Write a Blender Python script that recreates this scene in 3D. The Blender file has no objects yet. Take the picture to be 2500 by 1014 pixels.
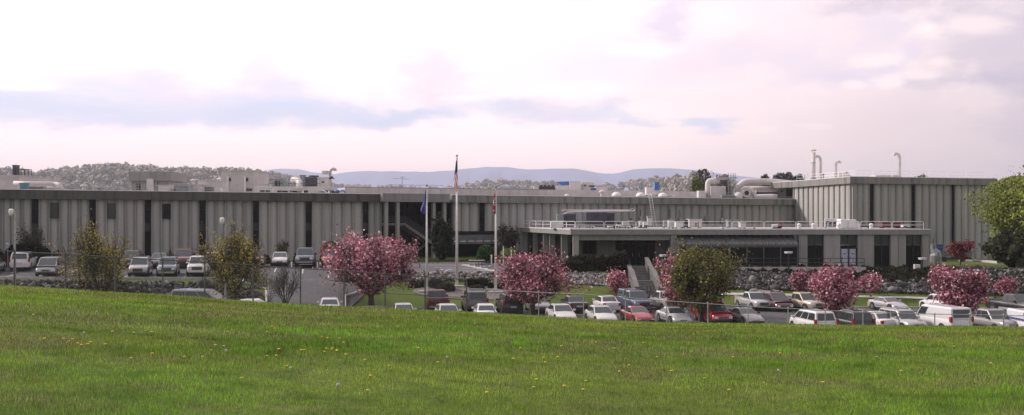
import bpy, math, random
import numpy as np
from mathutils import Vector, Matrix
R = math.radians
sc = bpy.context.scene
col = sc.collection
# ---------------- camera, world, sun, exposure ----------------
F = 2600.0            # focal length in pixels of the 2500 px wide photograph
HY = 533.0            # row of the horizon
cam = bpy.data.cameras.new('camera'); cam_ob = bpy.data.objects.new('camera', cam); col.objects.link(cam_ob)
cam.sensor_width = 36.0; cam.lens = 36.0 * F / 2500.0
cam.shift_y = (HY - 507.0) / 2500.0
cam.clip_start = 0.1; cam.clip_end = 30000
cam_ob.location = (0, 0, 0); cam_ob.rotation_euler = (R(90), 0, 0)
sc.camera = cam_ob
sc.view_settings.view_transform = 'Standard'; sc.view_settings.look = 'None'
sc.view_settings.exposure = 0.45; sc.view_settings.gamma = 1.0; sc.view_settings.use_curve_mapping = False
SUN_EL, SUN_AZ = 32.0, -76.0     # azimuth from +Y, negative = left
sun = bpy.data.lights.new('sun', 'SUN'); sun_ob = bpy.data.objects.new('sun', sun); col.objects.link(sun_ob)
sun.energy = 2.6; sun.angle = R(6); sun.color = (1.0, 0.93, 0.88)
sd = Vector((math.sin(R(SUN_AZ)) * math.cos(R(SUN_EL)), math.cos(R(SUN_AZ)) * math.cos(R(SUN_EL)), math.sin(R(SUN_EL))))
sun_ob.rotation_euler = sd.to_track_quat('Z', 'Y').to_euler(); sun_ob.location = (-40, 20, 60)

world = bpy.data.worlds.new("World"); sc.world = world; world.use_nodes = True
nt = world.node_tree; nt.nodes.clear()
class N:
    """tiny helper to write node maths"""
    def __init__(s, nt): s.nt = nt
    def new(s, t, **k):
        n = s.nt.nodes.new(t)
        for a, b in k.items(): setattr(n, a, b)
        return n
    def put(s, sock, v):
        if isinstance(v, bpy.types.NodeSocket): s.nt.links.new(v, sock)
        elif v is not None:
            try: sock.default_value = v
            except Exception: sock.default_value = tuple(v) + (1.0,)
    def m(s, op, a, b=None, c=None, clamp=False):
        n = s.new('ShaderNodeMath', operation=op, use_clamp=clamp)
        s.put(n.inputs[0], a)
        if b is not None: s.put(n.inputs[1], b)
        if c is not None: s.put(n.inputs[2], c)
        return n.outputs[0]
    def rng(s, v, a, b, lo=0.0, hi=1.0, smooth=True):
        n = s.new('ShaderNodeMapRange', interpolation_type='SMOOTHSTEP' if smooth else 'LINEAR')
        for i, x in enumerate((v, a, b, lo, hi)): s.put(n.inputs[i], x)
        return n.outputs[0]
    def mix(s, f, a, b, blend='MIX'):
        n = s.new('ShaderNodeMix', data_type='RGBA', blend_type=blend)
        s.put(n.inputs[0], f); s.put(n.inputs[6], a); s.put(n.inputs[7], b)
        return n.outputs[2]
    def noise(s, vec, scale, detail=4, rough=0.5, dist=0.0):
        n = s.new('ShaderNodeTexNoise')
        s.put(n.inputs['Vector'], vec); n.inputs['Scale'].default_value = scale
        n.inputs['Detail'].default_value = detail; n.inputs['Roughness'].default_value = rough
        n.inputs['Distortion'].default_value = dist
        return n.outputs[0]
    def xyz(s, x, y, z):
        n = s.new('ShaderNodeCombineXYZ')
        for i, v in enumerate((x, y, z)): s.put(n.inputs[i], v)
        return n.outputs[0]
    def mapping(s, vec, scale):
        n = s.new('ShaderNodeMapping'); s.put(n.inputs['Vector'], vec); n.inputs['Scale'].default_value = scale
        return n.outputs[0]
w = N(nt)
tc = w.new('ShaderNodeTexCoord'); sep = w.new('ShaderNodeSeparateXYZ'); nt.links.new(tc.outputs['Generated'], sep.inputs[0])
az = w.m('MULTIPLY', w.m('ARCTAN2', sep.outputs[0], sep.outputs[1]), 57.29578)
el = w.m('MULTIPLY', w.m('ARCSINE', sep.outputs[2]), 57.29578)
p = w.xyz(az, w.m('MULTIPLY', el, 2.6), 0.0)
n1 = w.noise(p, 0.055, 6, 0.55, 0.6)
n2 = w.noise(w.xyz(w.m('ADD', az, 40.0), w.m('MULTIPLY', el, 3.4), 2.0), 0.13, 6, 0.6, 0.4)
n3 = w.noise(w.xyz(az, w.m('MULTIPLY', el, 5.0), 7.0), 0.045, 3, 0.5)
n4 = w.noise(w.xyz(w.m('ADD', az, 9.0), w.m('MULTIPLY', el, 1.6), 4.0), 0.32, 5, 0.6, 0.3)
# base haze colour from the left/centre (cream white) to the right (grey lavender)
side = w.rng(w.m('ADD', az, w.m('MULTIPLY', w.m('SUBTRACT', n1, 0.5), 16.0)), 0.0, 26.0)
low = w.mix(side, (1.32, 1.05, 1.02), (0.76, 0.61, 0.61))
hi_ = w.mix(side, (1.08, 0.90, 0.93), (0.80, 0.66, 0.70))
base = w.mix(w.rng(el, 1.5, 9.5), low, hi_)
# glow round the hidden sun, up and left
ga = w.m('DIVIDE', w.m('ADD', az, 17.0), 26.0); ge = w.m('DIVIDE', w.m('SUBTRACT', el, 20.0), 15.5)
gl = w.m('SUBTRACT', 1.0, w.m('SQRT', w.m('ADD', w.m('MULTIPLY', ga, ga), w.m('MULTIPLY', ge, ge))), clamp=True)
base = w.mix(w.rng(gl, 0.0, 0.75), base, (1.9, 1.85, 1.84))
# cloud masses: soft blobs in direction space, frayed by noise
dn1 = w.new('ShaderNodeTexNoise'); w.put(dn1.inputs['Vector'], p); dn1.inputs['Scale'].default_value = 0.16; dn1.inputs['Detail'].default_value = 6; dn1.inputs['Roughness'].default_value = 0.6
def vm(op, a_, b_):
    n_ = w.new('ShaderNodeVectorMath', operation=op); w.put(n_.inputs[0], a_)
    if isinstance(b_, tuple): n_.inputs[1].default_value = b_
    elif b_ is not None: w.put(n_.inputs[1], b_)
    return n_
dv_ = vm('MULTIPLY', vm('SUBTRACT', dn1.outputs[1], (.5, .5, .5)).outputs[0], (11.0, 3.6, 0)).outputs[0]
pd = vm('ADD', w.xyz(az, el, 0.0), dv_).outputs[0]
dvs = vm('MULTIPLY', vm('SUBTRACT', dn1.outputs[1], (.5, .5, .5)).outputs[0], (5.0, 1.1, 0)).outputs[0]
pds = vm('ADD', w.xyz(az, el, 0.0), dvs).outputs[0]
def blob(base, px, py, wx, wy, c_, st, soft=1.0, P=None):
    a0 = math.degrees(math.atan((px - 1250) / F)); e0 = math.degrees(math.atan((HY - py) / F * math.cos(R(a0)))); k = math.degrees(1 / F)
    q = vm('MULTIPLY', vm('SUBTRACT', P or pd, (a0, e0, 0)).outputs[0], (1 / (wx * k), 1 / (wy * k), 0)).outputs[0]
    l_ = vm('LENGTH', q, None).outputs['Value']
    return w.mix(w.m('MULTIPLY', w.rng(l_, 1.0 + .45 * soft, 1.0 - .75 * soft), st), base, c_)
BL_, LI_, CR_, WH_, DL_ = (0.56, 0.63, 0.84), (0.72, 0.63, 0.78), (1.10, .92, .88), (1.35, 1.25, 1.25), (.47, .42, .54)
for q in ((-200, 245, 300, 60, BL_, .6), (120, 245, 260, 56, BL_, .6), (200, 270, 300, 28, BL_, .5), (480, 258, 300, 44, BL_, .65), (660, 215, 150, 78, BL_, .5), (760, 270, 280, 40, BL_, .75), (420, 215, 120, 22, LI_, .4), (980, 282, 170, 24, BL_, .85), (640, 160, 110, 70, LI_, .42), (330, 190, 160, 30, LI_, .3),
          (1040, 165, 70, 80, LI_, .5), (1095, 235, 60, 40, LI_, .5), (1250, 272, 110, 34, BL_, .75), (1330, 262, 80, 30, LI_, .5), (1440, 272, 95, 30, BL_, .65), (1560, 285, 70, 14, BL_, .6), (1500, 240, 50, 12, BL_, .5),
          (1735, 292, 62, 20, BL_, .8), (1645, 45, 60, 50, LI_, .75), (1520, 95, 60, 45, LI_, .22), (1830, 140, 210, 60, LI_, .45), (1500, 180, 160, 60, LI_, .25), (2070, 185, 170, 34, LI_, .75), (2200, 150, 50, 34, LI_, .7), (2200, 70, 130, 40, LI_, .5), (2170, 5, 150, 26, DL_, .5),
          (2430, 60, 110, 110, DL_, .55), (2400, 192, 170, 26, DL_, .8), (2520, 300, 110, 170, DL_, .45), (2900, 200, 300, 250, DL_, .6)):
    base = blob(base, *q)
for q in ((1500, 45, 80, 50, WH_, .3), (1560, 122, 110, 16, WH_, .28), (1760, 45, 80, 40, CR_, .4), (1420, 215, 110, 22, WH_, .25), (1130, 240, 50, 12, WH_, .3), (2290, 78, 36, 20, CR_, .7), (2390, 62, 60, 26, CR_, .6), (2140, 145, 60, 16, CR_, .6), (2330, 150, 40, 12, CR_, .5), (2160, 200, 40, 20, CR_, .7), (2085, 208, 26, 14, CR_, .6), (1875, 314, 40, 9, CR_, .45), (1985, 310, 34, 8, CR_, .4), (2220, 180, 60, 10, CR_, .4), (30, 205, 80, 14, WH_, .5), (1700, 215, 160, 12, CR_, .4)):
    base = blob(base, *q, P=pds)
wis = w.m('MULTIPLY', w.m('MULTIPLY', w.rng(n4, 0.50, 0.68), w.rng(az, -3.0, 6.0)), w.rng(el, 4.0, 7.0))
base = w.mix(w.m('MULTIPLY', wis, 0.30), base, CR_)
# behind the camera and overhead the overcast is duller
ab = w.m('ABSOLUTE', az)
base = w.mix(w.m('MULTIPLY', w.rng(ab, 45.0, 120.0), w.m('SUBTRACT', 1.0, w.rng(el, 35.0, 80.0))), base, (0.42, 0.40, 0.43))
base = w.mix(w.rng(el, 30.0, 75.0), base, (0.66, 0.65, 0.70))
sky = w.new('ShaderNodeTexSky', sky_type='NISHITA'); sky.sun_disc = False
sky.sun_elevation = R(SUN_EL); sky.sun_rotation = R(SUN_AZ); sky.dust_density = 2.0
skyc = w.mix(1.0, sky.outputs[0], (0.1, 0.1, 0.1), 'MULTIPLY')
fin = w.mix(0.93, skyc, base)
bg = w.new('ShaderNodeBackground'); nt.links.new(fin, bg.inputs[0]); bg.inputs[1].default_value = 1.0
out = w.new('ShaderNodeOutputWorld'); nt.links.new(bg.outputs[0], out.inputs[0])

# ---------------- materials ----------------
MATS = {}
def base_mat(name):
    m = bpy.data.materials.new(name); m.use_nodes = True
    n = N(m.node_tree); b = m.node_tree.nodes['Principled BSDF']
    return m, n, b
def mat(name, c, rough=0.6, metal=0.0, var=0.12, scale=3.0, coat=0.0, bump=0.0, emit=0.0):
    if name in MATS: return MATS[name]
    m, n, b = base_mat(name)
    if var:
        t = n.new('ShaderNodeTexCoord')
        f = n.noise(t.outputs['Object'], scale, 5, 0.6)
        d = tuple(x * (1 - var) for x in c); e = tuple(min(1, x * (1 + var)) for x in c)
        n.put(b.inputs['Base Color'], n.mix(n.rng(f, 0.3, 0.7), d, e))
    else: b.inputs['Base Color'].default_value = (*c, 1)
    b.inputs['Roughness'].default_value = rough; b.inputs['Metallic'].default_value = metal
    if coat: b.inputs['Coat Weight'].default_value = coat; b.inputs['Coat Roughness'].default_value = 0.06
    if emit: b.inputs['Emission Color'].default_value = (*c, 1); b.inputs['Emission Strength'].default_value = emit
    if bump:
        t = n.new('ShaderNodeTexCoord'); bp = n.new('ShaderNodeBump'); bp.inputs['Strength'].default_value = bump
        bp.inputs['Distance'].default_value = 0.05
        n.put(bp.inputs['Height'], n.noise(t.outputs['Object'], scale * 4, 4)); n.put(b.inputs['Normal'], bp.outputs[0])
    MATS[name] = m; return m
def concrete(name, c, stain=0.35, speck=0.15):
    m, n, b = base_mat(name)
    t = n.new('ShaderNodeTexCoord').outputs['Object']
    streak = n.noise(n.mapping(t, (1.6, 1.6, 0.10)), 1.0, 5, 0.6)
    fine = n.noise(t, 14.0, 4, 0.7)
    big = n.noise(t, 0.12, 3, 0.5)
    colr = n.mix(n.rng(streak, 0.42, 0.72), c, tuple(x * (1 - stain) for x in c))
    colr = n.mix(n.m('MULTIPLY', n.rng(big, 0.4, 0.7), 0.5), colr, (c[0] * 1.12, c[1] * 1.06, c[2] * 1.02))
    st2 = n.noise(n.mapping(t, (5.0, 5.0, 0.07)), 1.0, 4, 0.6)
    colr = n.mix(n.m('MULTIPLY', n.rng(st2, 0.50, 0.72), 0.45), colr, tuple(x * (1 - stain * 1.3) for x in c))
    oi = n.new('ShaderNodeObjectInfo')
    colr = n.mix(1.0, colr, n.mix(oi.outputs['Random'], (.90, .90, .91), (1.06, 1.05, 1.03)), 'MULTIPLY')
    colr = n.mix(n.rng(fine, 0.35, 0.65, 0.0, speck), colr, (c[0] * .45, c[1] * .45, c[2] * .45))
    n.put(b.inputs['Base Color'], colr); b.inputs['Roughness'].default_value = 0.9
    bp = n.new('ShaderNodeBump'); bp.inputs['Strength'].default_value = 0.5; bp.inputs['Distance'].default_value = 0.02
    n.put(bp.inputs['Height'], fine); n.put(b.inputs['Normal'], bp.outputs[0])
    MATS[name] = m; return m
def attr_mat(name, transl=0.25, rough=0.7, spec=0.2):
    m, n, b = base_mat(name)
    a = n.new('ShaderNodeAttribute'); a.attribute_name = 'Col'
    n.put(b.inputs['Base Color'], a.outputs['Color']); b.inputs['Roughness'].default_value = rough
    b.inputs['Specular IOR Level'].default_value = spec
    if transl:
        tr = n.new('ShaderNodeBsdfTranslucent'); n.put(tr.inputs[0], a.outputs['Color'])
        mx = n.new('ShaderNodeMixShader'); mx.inputs[0].default_value = transl
        m.node_tree.links.new(b.outputs[0], mx.inputs[1]); m.node_tree.links.new(tr.outputs[0], mx.inputs[2])
        m.node_tree.links.new(mx.outputs[0], m.node_tree.nodes['Material Output'].inputs[0])
    MATS[name] = m; return m
def ground_mat(name, cols, scale, bump=0.6, fine=9.0):
    """cols: base, patch, straw"""
    m, n, b = base_mat(name)
    t = n.new('ShaderNodeTexCoord').outputs['Object']
    a = n.noise(t, scale, 5, 0.6, 0.5); f = n.noise(t, fine, 5, 0.75); g = n.noise(t, scale * 4.3, 4, 0.6)
    c = n.mix(n.rng(a, 0.35, 0.65), cols[0], cols[1])
    c = n.mix(n.m('MULTIPLY', n.rng(g, 0.52, 0.72), 0.8), c, cols[2])
    c = n.mix(n.rng(f, 0.35, 0.65, 0.0, 0.55), c, tuple(x * 0.45 for x in cols[0]))
    n.put(b.inputs['Base Color'], c); b.inputs['Roughness'].default_value = 0.95
    b.inputs['Specular IOR Level'].default_value = 0.1
    bp = n.new('ShaderNodeBump'); bp.inputs['Strength'].default_value = bump; bp.inputs['Distance'].default_value = 0.06
    n.put(bp.inputs['Height'], f); n.put(b.inputs['Normal'], bp.outputs[0])
    MATS[name] = m; return m
CONC = concrete('concrete_panel', (0.455, 0.442, 0.43), 0.28, 0.35)
CONC2 = concrete('concrete_aggregate', (0.38, 0.372, 0.358), 0.28, 0.4)
FASC = concrete('fascia_stained', (0.125, 0.118, 0.11), 0.6, 0.3)
FASCM = concrete('fascia_weathered', (0.28, 0.27, 0.258), 0.6, 0.3)
FASC2 = concrete('fascia_clean', (0.33, 0.315, 0.31), 0.25, 0.3)
BEIGE = mat('beige_metal', (0.60, 0.55, 0.53), 0.6, 0.0, 0.10, 0.6)
BEIGE2 = mat('beige_panel', (0.54, 0.49, 0.475), 0.65, 0.0, 0.12, 0.5)
WHITE = mat('white_paint', (0.74, 0.70, 0.70), 0.5, 0.0, 0.08, 2.0)
GREYM = mat('grey_metal', (0.27, 0.27, 0.28), 0.5, 0.3, 0.2, 2.0)
LAV = mat('lavender_grey_metal', (0.062, 0.058, 0.082), 0.6, 0.0, 0.15, 2.0)
DARKM = mat('dark_metal', (0.028, 0.028, 0.03), 0.5, 0.2, 0.2, 2.0)
LOUV = mat('louvre_grey', (0.16, 0.17, 0.175), 0.5, 0.3, 0.2, 2.0)
TANK = mat('pale_green_metal', (0.30, 0.34, 0.33), 0.5, 0.2, 0.15, 2.0)
BLUE = mat('blue_tarp', (0.06, 0.17, 0.42), 0.6, 0.0, 0.2, 4.0)
RUST = mat('rust_brown', (0.12, 0.03, 0.035), 0.7, 0.0, 0.3, 3.0)
GALV = mat('galvanised', (0.40, 0.40, 0.40), 0.45, 0.5, 0.15, 2.0)
GALVD = mat('weathered_steel', (0.10, 0.10, 0.10), 0.55, 0.3, 0.2, 2.0)
ROOFM = mat('roof_gravel', (0.34, 0.32, 0.31), 0.9, 0.0, 0.25, 1.5, bump=0.3)
GLASS = mat('dark_glass', (0.012, 0.013, 0.014), 0.12, 0.0, 0.0)
GLASS.node_tree.nodes['Principled BSDF'].inputs['Specular IOR Level'].default_value = 0.12
GLASS2 = mat('grey_glass', (0.04, 0.044, 0.042), 0.25, 0.0, 0.15, 1.0)
BRONZE = mat('bronze_metal', (0.075, 0.074, 0.072), 0.38, 0.4, 0.15, 1.0)
CURB = mat('kerb_concrete', (0.46, 0.43, 0.41), 0.9, 0.0, 0.2, 2.0)
PAINTW = mat('road_paint', (0.62, 0.60, 0.60), 0.8, 0.0, 0.3, 5.0)
PAINTB = mat('blue_road_paint', (0.22, 0.23, 0.36), 0.8, 0.0, 0.4, 5.0)
YELLOW = mat('yellow_paint', (0.55, 0.42, 0.04), 0.6, 0.0, 0.15, 5.0)
BARK = mat('bark', (0.055, 0.042, 0.036), 0.95, 0.0, 0.35, 8.0, bump=0.4)
BARKG = mat('grey_bark', (0.11, 0.10, 0.09), 0.95, 0.0, 0.3, 8.0)
RUBBER = mat('rubber', (0.018, 0.018, 0.019), 0.85, 0.0, 0.2, 4.0)
RIM = mat('alloy', (0.55, 0.54, 0.55), 0.3, 0.8, 0.05, 4.0)
TAIL = mat('red_lens', (0.33, 0.012, 0.02), 0.25, 0.0, 0.0)
HEAD = mat('clear_lens', (0.62, 0.61, 0.62), 0.15, 0.2, 0.0)
PLATE = mat('plate', (0.60, 0.60, 0.62), 0.5, 0.0, 0.0)
BLACKP = mat('black_plastic', (0.02, 0.02, 0.022), 0.5, 0.0, 0.1, 3.0)
CHROME = mat('chrome', (0.6, 0.6, 0.62), 0.18, 0.95, 0.0)
CGL = mat('vehicle_glass', (0.035, 0.042, 0.045), 0.06, 0.0, 0.0)
CGL.node_tree.nodes['Principled BSDF'].inputs['Specular IOR Level'].default_value = 0.9
GRASS = ground_mat('lawn_ground', ((0.085, 0.135, 0.020), (0.12, 0.155, 0.032), (0.19, 0.175, 0.075)), 0.16)
TURF = ground_mat('turf', ((0.055, 0.125, 0.018), (0.075, 0.135, 0.022), (0.085, 0.12, 0.03)), 0.5, 0.4, 5.0)
ASPH = ground_mat('asphalt_worn', ((0.150, 0.145, 0.150), (0.125, 0.122, 0.127), (0.185, 0.178, 0.180)), 0.10, 0.2, 3.0)
GRAV = ground_mat('bed_gravel', ((0.20, 0.175, 0.16), (0.26, 0.23, 0.21), (0.34, 0.31, 0.28)), 2.0, 0.8, 7.0)
LEAF = attr_mat('leaf', 0.3); PETAL = attr_mat('petal', 0.3, 0.6); ROCKM = attr_mat('rock', 0.0, 0.95, 0.1)
BLADE = attr_mat('grass_blade', 0.35, 0.8, 0.05); FARM = attr_mat('far_foliage', 0.85, 0.95, 0.0)

# ---------------- terrain ----------------
CX = [-900, 0, 250, 397, 500, 640, 780, 950, 1130, 1300, 1420, 1520, 1600, 1750, 1900, 2200, 2400, 2500, 3400]
CY = [650, 700, 716, 723, 731, 742, 750, 757, 765, 775, 781, 787, 791, 793, 795, 799.5, 801, 802, 806]
YC = 38.0
HX = [-900, 0, 100, 150, 200, 265, 300, 350, 430, 500, 580, 640, 700, 760, 830, 900, 1000, 1100, 1140, 1200, 1340, 1400, 1470, 1500, 1560, 1640, 1700, 1800, 2000, 2500, 3400]
HT = [420, 410, 418, 409, 404, 399, 398, 404, 410, 411, 409, 416, 426, 438, 450, 452, 456, 458, 449, 439, 441, 450, 452, 444, 438, 434, 430, 436, 440, 436, 430]
def far_Y(px): return float(np.interp(px, [600, 850, 1520, 1680], [1800, 2600, 2400, 1200]))
def hill_z(px): return (HY - np.interp(px, HX, HT)) * far_Y(px) / F - 14.5
PROF = {
 -900: [(80, -6.0), (93.5, -6.9), (95.6, -5.75), (97.5, -5.6), (102, -5.55), (112, -5.1), (170, -5.0)],
 0:    [(80, -6.6), (93.5, -7.2), (95.6, -5.80), (98.0, -5.68), (102, -5.62), (112, -5.1), (170, -5.0)],
 560:  [(80, -7.6), (93.5, -7.5), (95.6, -5.95), (98.0, -5.72), (102, -5.65), (112, -5.2), (118, -5.2), (170, -5.1)],
 665:  [(80, -8.1), (90, -7.9), (100, -6.7), (110, -5.45), (116, -5.25), (170, -5.2)],
 830:  [(80, -8.4), (90, -8.0), (100, -6.9), (110, -5.6), (116, -5.3), (170, -5.2)],
 955:  [(80, -8.6), (98.5, -8.5), (99.5, -8.4), (110, -6.6), (111.2, -5.85), (113, -5.8), (127, -5.25), (170, -5.3)],
 1250: [(80, -8.6), (98.7, -8.6), (99.7, -8.48), (110, -6.65), (111.2, -5.85), (113, -5.8), (127, -5.25), (170, -5.3)],
 1380: [(80, -8.62), (100.6, -8.62), (101.5, -8.48), (110, -7.0), (117, -5.6), (120, -5.5), (170, -5.4)],
 1505: [(80, -8.7), (103, -8.7), (104, -8.55), (110, -7.3), (117, -5.75), (120, -5.5), (170, -5.45)],
 1530: [(80, -8.7), (103.5, -8.72), (104.5, -8.55), (109, -8.2), (116, -6.9), (119.9, -6.1), (120.3, -5.5), (170, -5.45)],
 1590: [(80, -8.8), (105.5, -8.82), (106.5, -8.66), (109, -8.2), (113, -8.1), (119.9, -6.4), (120.3, -5.5), (170, -5.5)],
 1620: [(80, -8.8), (106, -8.85), (107, -8.7), (110.5, -7.95), (112, -7.8), (113, -7.6), (119, -5.75), (121, -5.5), (170, -5.5)],
 1850: [(80, -9.0), (106, -9.0), (107, -8.85), (110.5, -8.0), (112, -7.85), (113, -7.65), (119, -5.75), (121, -5.5), (170, -5.5)],
 2270: [(80, -9.1), (106, -9.1), (107, -8.98), (110.5, -8.45), (112, -8.32), (113, -8.1), (119, -6.0), (121, -5.6), (140, -6.0), (170, -6.3)],
 2500: [(80, -9.15), (106, -9.2), (107, -9.05), (110.5, -8.5), (112, -8.4), (113, -8.2), (119, -6.1), (121, -5.75), (140, -6.1), (170, -6.35)],
 3400: [(80, -9.2), (106, -9.3), (107, -9.1), (110.5, -8.6), (112, -8.5), (113, -8.3), (119, -6.3), (121, -6.0), (140, -6.3), (170, -6.4)],
}
PK = sorted(PROF)
def fore(px, Y):
    r = (np.interp(px, CX, CY) - HY) / F
    z = -r * Y
    if Y < YC: z -= 1.65 * (1 - Y / YC) ** 2
    else: z -= 0.00026 * (Y - YC) ** 2
    return z
def prof(k, px, Y):
    P = PROF[k]; z68 = fore(px, 68.0)
    ys = [68.0] + [a for a, b in P]; zs = [z68] + [b for a, b in P]
    return float(np.interp(Y, ys, zs))
def G(X, Y):
    """ground height at a point of the plan"""
    Yq = max(Y, 6.0); px = 1250 + F * X / max(Yq, 6.0)
    px = min(max(px, -900), 3400)
    if Y <= 68: return float(fore(px, max(Y, -30)))
    i = 0
    while i < len(PK) - 2 and px > PK[i + 1]: i += 1
    a, b = PK[i], PK[i + 1]; t = (px - a) / (b - a)
    z = prof(a, px, Y) * (1 - t) + prof(b, px, Y) * t
    if Y > 200:
        fy = far_Y(px); s = min(max((Y - (fy - 200)) / 200, 0), 1); s = s * s * (3 - 2 * s)
        s2 = min(max((Y - fy - 60) / 250, 0), 1)
        z = z + (hill_z(px) - z) * s * (1 - s2)
        z = z - 6 * s2
    return z
def at(px, Y, dz=0.0):
    X = (px - 1250) / F * Y
    return Vector((X, Y, G(X, Y) + dz))
def W(px, py, Y): return Vector(((px - 1250) / F * Y, Y, (HY - py) / F * Y))

# ---------------- mesh helpers ----------------
class MB:
    def __init__(s): s.v = []; s.f = []; s.c = None
    def add(s, vs, fs):
        o = len(s.v); s.v += [tuple(a) for a in vs]; s.f += [tuple(i + o for i in f) for f in fs]; return s
    def box(s, x0, x1, y0, y1, z0, z1, top=None):
        """top: (dx, dy) inset of the top face"""
        tx, ty = top or (0, 0)
        return s.add([(x0, y0, z0), (x1, y0, z0), (x1, y1, z0), (x0, y1, z0),
                      (x0 + tx, y0 + ty, z1), (x1 - tx, y0 + ty, z1), (x1 - tx, y1 - ty, z1), (x0 + tx, y1 - ty, z1)],
                     [(3, 2, 1, 0), (4, 5, 6, 7), (0, 1, 5, 4), (1, 2, 6, 5), (2, 3, 7, 6), (3, 0, 4, 7)])
    def cbox(s, x, y, z, a, b, c, top=None): return s.box(x - a / 2, x + a / 2, y - b / 2, y + b / 2, z, z + c, top)
    def prism(s, poly, axis, a, b):
        """poly of 2D points extruded along axis 'x','y' or 'z' from a to b"""
        n = len(poly)
        def P(q, t): return {'x': (t, q[0], q[1]), 'y': (q[0], t, q[1]), 'z': (q[0], q[1], t)}[axis]
        return s.add([P(q, a) for q in poly] + [P(q, b) for q in poly],
                     [tuple(range(n)), tuple(range(2 * n - 1, n - 1, -1))] + [(i, i + n, (i + 1) % n + n, (i + 1) % n) for i in range(n)])
    def tube(s, pts, r, n=8, caps=True):
        pts = [Vector(q) for q in pts]; rs = r if isinstance(r, (list, tuple)) else [r] * len(pts)
        vs = []; up = None
        for i, q in enumerate(pts):
            d = (pts[min(i + 1, len(pts) - 1)] - pts[max(i - 1, 0)])
            if d.length < 1e-9: d = Vector((0, 0, 1))
            d.normalize()
            if up is None: up = d.cross(Vector((0, 0, 1)) if abs(d.z) < 0.95 else Vector((1, 0, 0)))
            up = up - d * up.dot(d)
            if up.length < 1e-6: up = d.cross(Vector((1, 0, 0)))
            up.normalize(); v = d.cross(up)
            for k in range(n):
                a = 2 * math.pi * k / n
                vs.append(q + (up * math.cos(a) + v * math.sin(a)) * rs[i])
        fs = []
        for i in range(len(pts) - 1):
            for k in range(n):
                k2 = (k + 1) % n
                fs.append((i * n + k, i * n + k2, (i + 1) * n + k2, (i + 1) * n + k))
        if caps: fs += [tuple(range(n - 1, -1, -1)), tuple(range((len(pts) - 1) * n, len(pts) * n))]
        return s.add(vs, fs)
    def ball(s, c, rx, ry=None, rz=None, n=10, m=7, lo=-1.0):
        ry = ry or rx; rz = rz or rx; vs = []; fs = []
        for j in range(m + 1):
            ph = -math.pi / 2 + math.pi * j / m
            sz = max(math.sin(ph), lo)
            for k in range(n):
                a = 2 * math.pi * k / n
                vs.append((c[0] + rx * math.cos(ph) * math.cos(a), c[1] + ry * math.cos(ph) * math.sin(a), c[2] + rz * sz))
        for j in range(m):
            for k in range(n):
                k2 = (k + 1) % n; fs.append((j * n + k, j * n + k2, (j + 1) * n + k2, (j + 1) * n + k))
        return s.add(vs, fs)
    def build(s, name, m, parent=None, loc=None, rz=0.0, smooth=False, bevel=0.0, cols=None):
        me = bpy.data.meshes.new(name); me.from_pydata(s.v, [], s.f)
        me.materials.append(m)
        if cols is not None:
            a = me.color_attributes.new('Col', 'FLOAT_COLOR', 'POINT'); a.data.foreach_set('color', np.asarray(cols, dtype=np.float32).ravel())
        if smooth: me.polygons.foreach_set('use_smooth', [True] * len(me.polygons))
        me.validate(); me.update()
        o = bpy.data.objects.new(name, me); col.objects.link(o)
        if parent is not None: o.parent = parent
        if loc is not None: o.location = loc
        o.rotation_euler[2] = rz
        if bevel:
            b = o.modifiers.new('bevel', 'BEVEL'); b.width = bevel; b.segments = 2; b.limit_method = 'ANGLE'
        return o
def np_mesh(name, V, Fa, m, cols=None, parent=None, loc=None, smooth=False):
    """V (n,3), Fa (k, 3|4) numpy"""
    me = bpy.data.meshes.new(name); V = np.ascontiguousarray(V, dtype=np.float32); Fa = np.ascontiguousarray(Fa, dtype=np.int32)
    k, w_ = Fa.shape
    me.vertices.add(len(V)); me.vertices.foreach_set('co', V.ravel())
    me.loops.add(k * w_); me.loops.foreach_set('vertex_index', Fa.ravel())
    me.polygons.add(k); me.polygons.foreach_set('loop_start', np.arange(0, k * w_, w_, dtype=np.int32))
    try: me.polygons.foreach_set('loop_total', np.full(k, w_, dtype=np.int32))
    except Exception: pass
    if smooth: me.polygons.foreach_set('use_smooth', np.ones(k, dtype=bool))
    me.update(calc_edges=True)
    if cols is not None:
        c = np.ones((len(V), 4), dtype=np.float32); c[:, :3] = cols
        a = me.color_attributes.new('Col', 'FLOAT_COLOR', 'POINT'); a.data.foreach_set('color', c.ravel())
    me.materials.append(m)
    o = bpy.data.objects.new(name, me); col.objects.link(o)
    if parent is not None: o.parent = parent
    if loc is not None: o.location = loc
    return o
def tag(o, label=None, cat=None, group=None, kind=None):
    if label: o['label'] = label
    if cat: o['category'] = cat
    if group: o['group'] = group
    if kind: o['kind'] = kind
    return o
def thing(name, label, cat, loc=(0, 0, 0), rz=0.0, group=None):
    o = bpy.data.objects.new(name, None); col.objects.link(o); o.location = loc; o.rotation_euler = (0, 0, rz)
    o.empty_display_size = 0.3
    return tag(o, label, cat, group)
def children(o): return [c for c in col.objects if c.parent == o]
def struct(o, label=None): return tag(o, label, None, None, 'structure')
def stuff(o, label, cat): return tag(o, label, cat, None, 'stuff')

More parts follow.
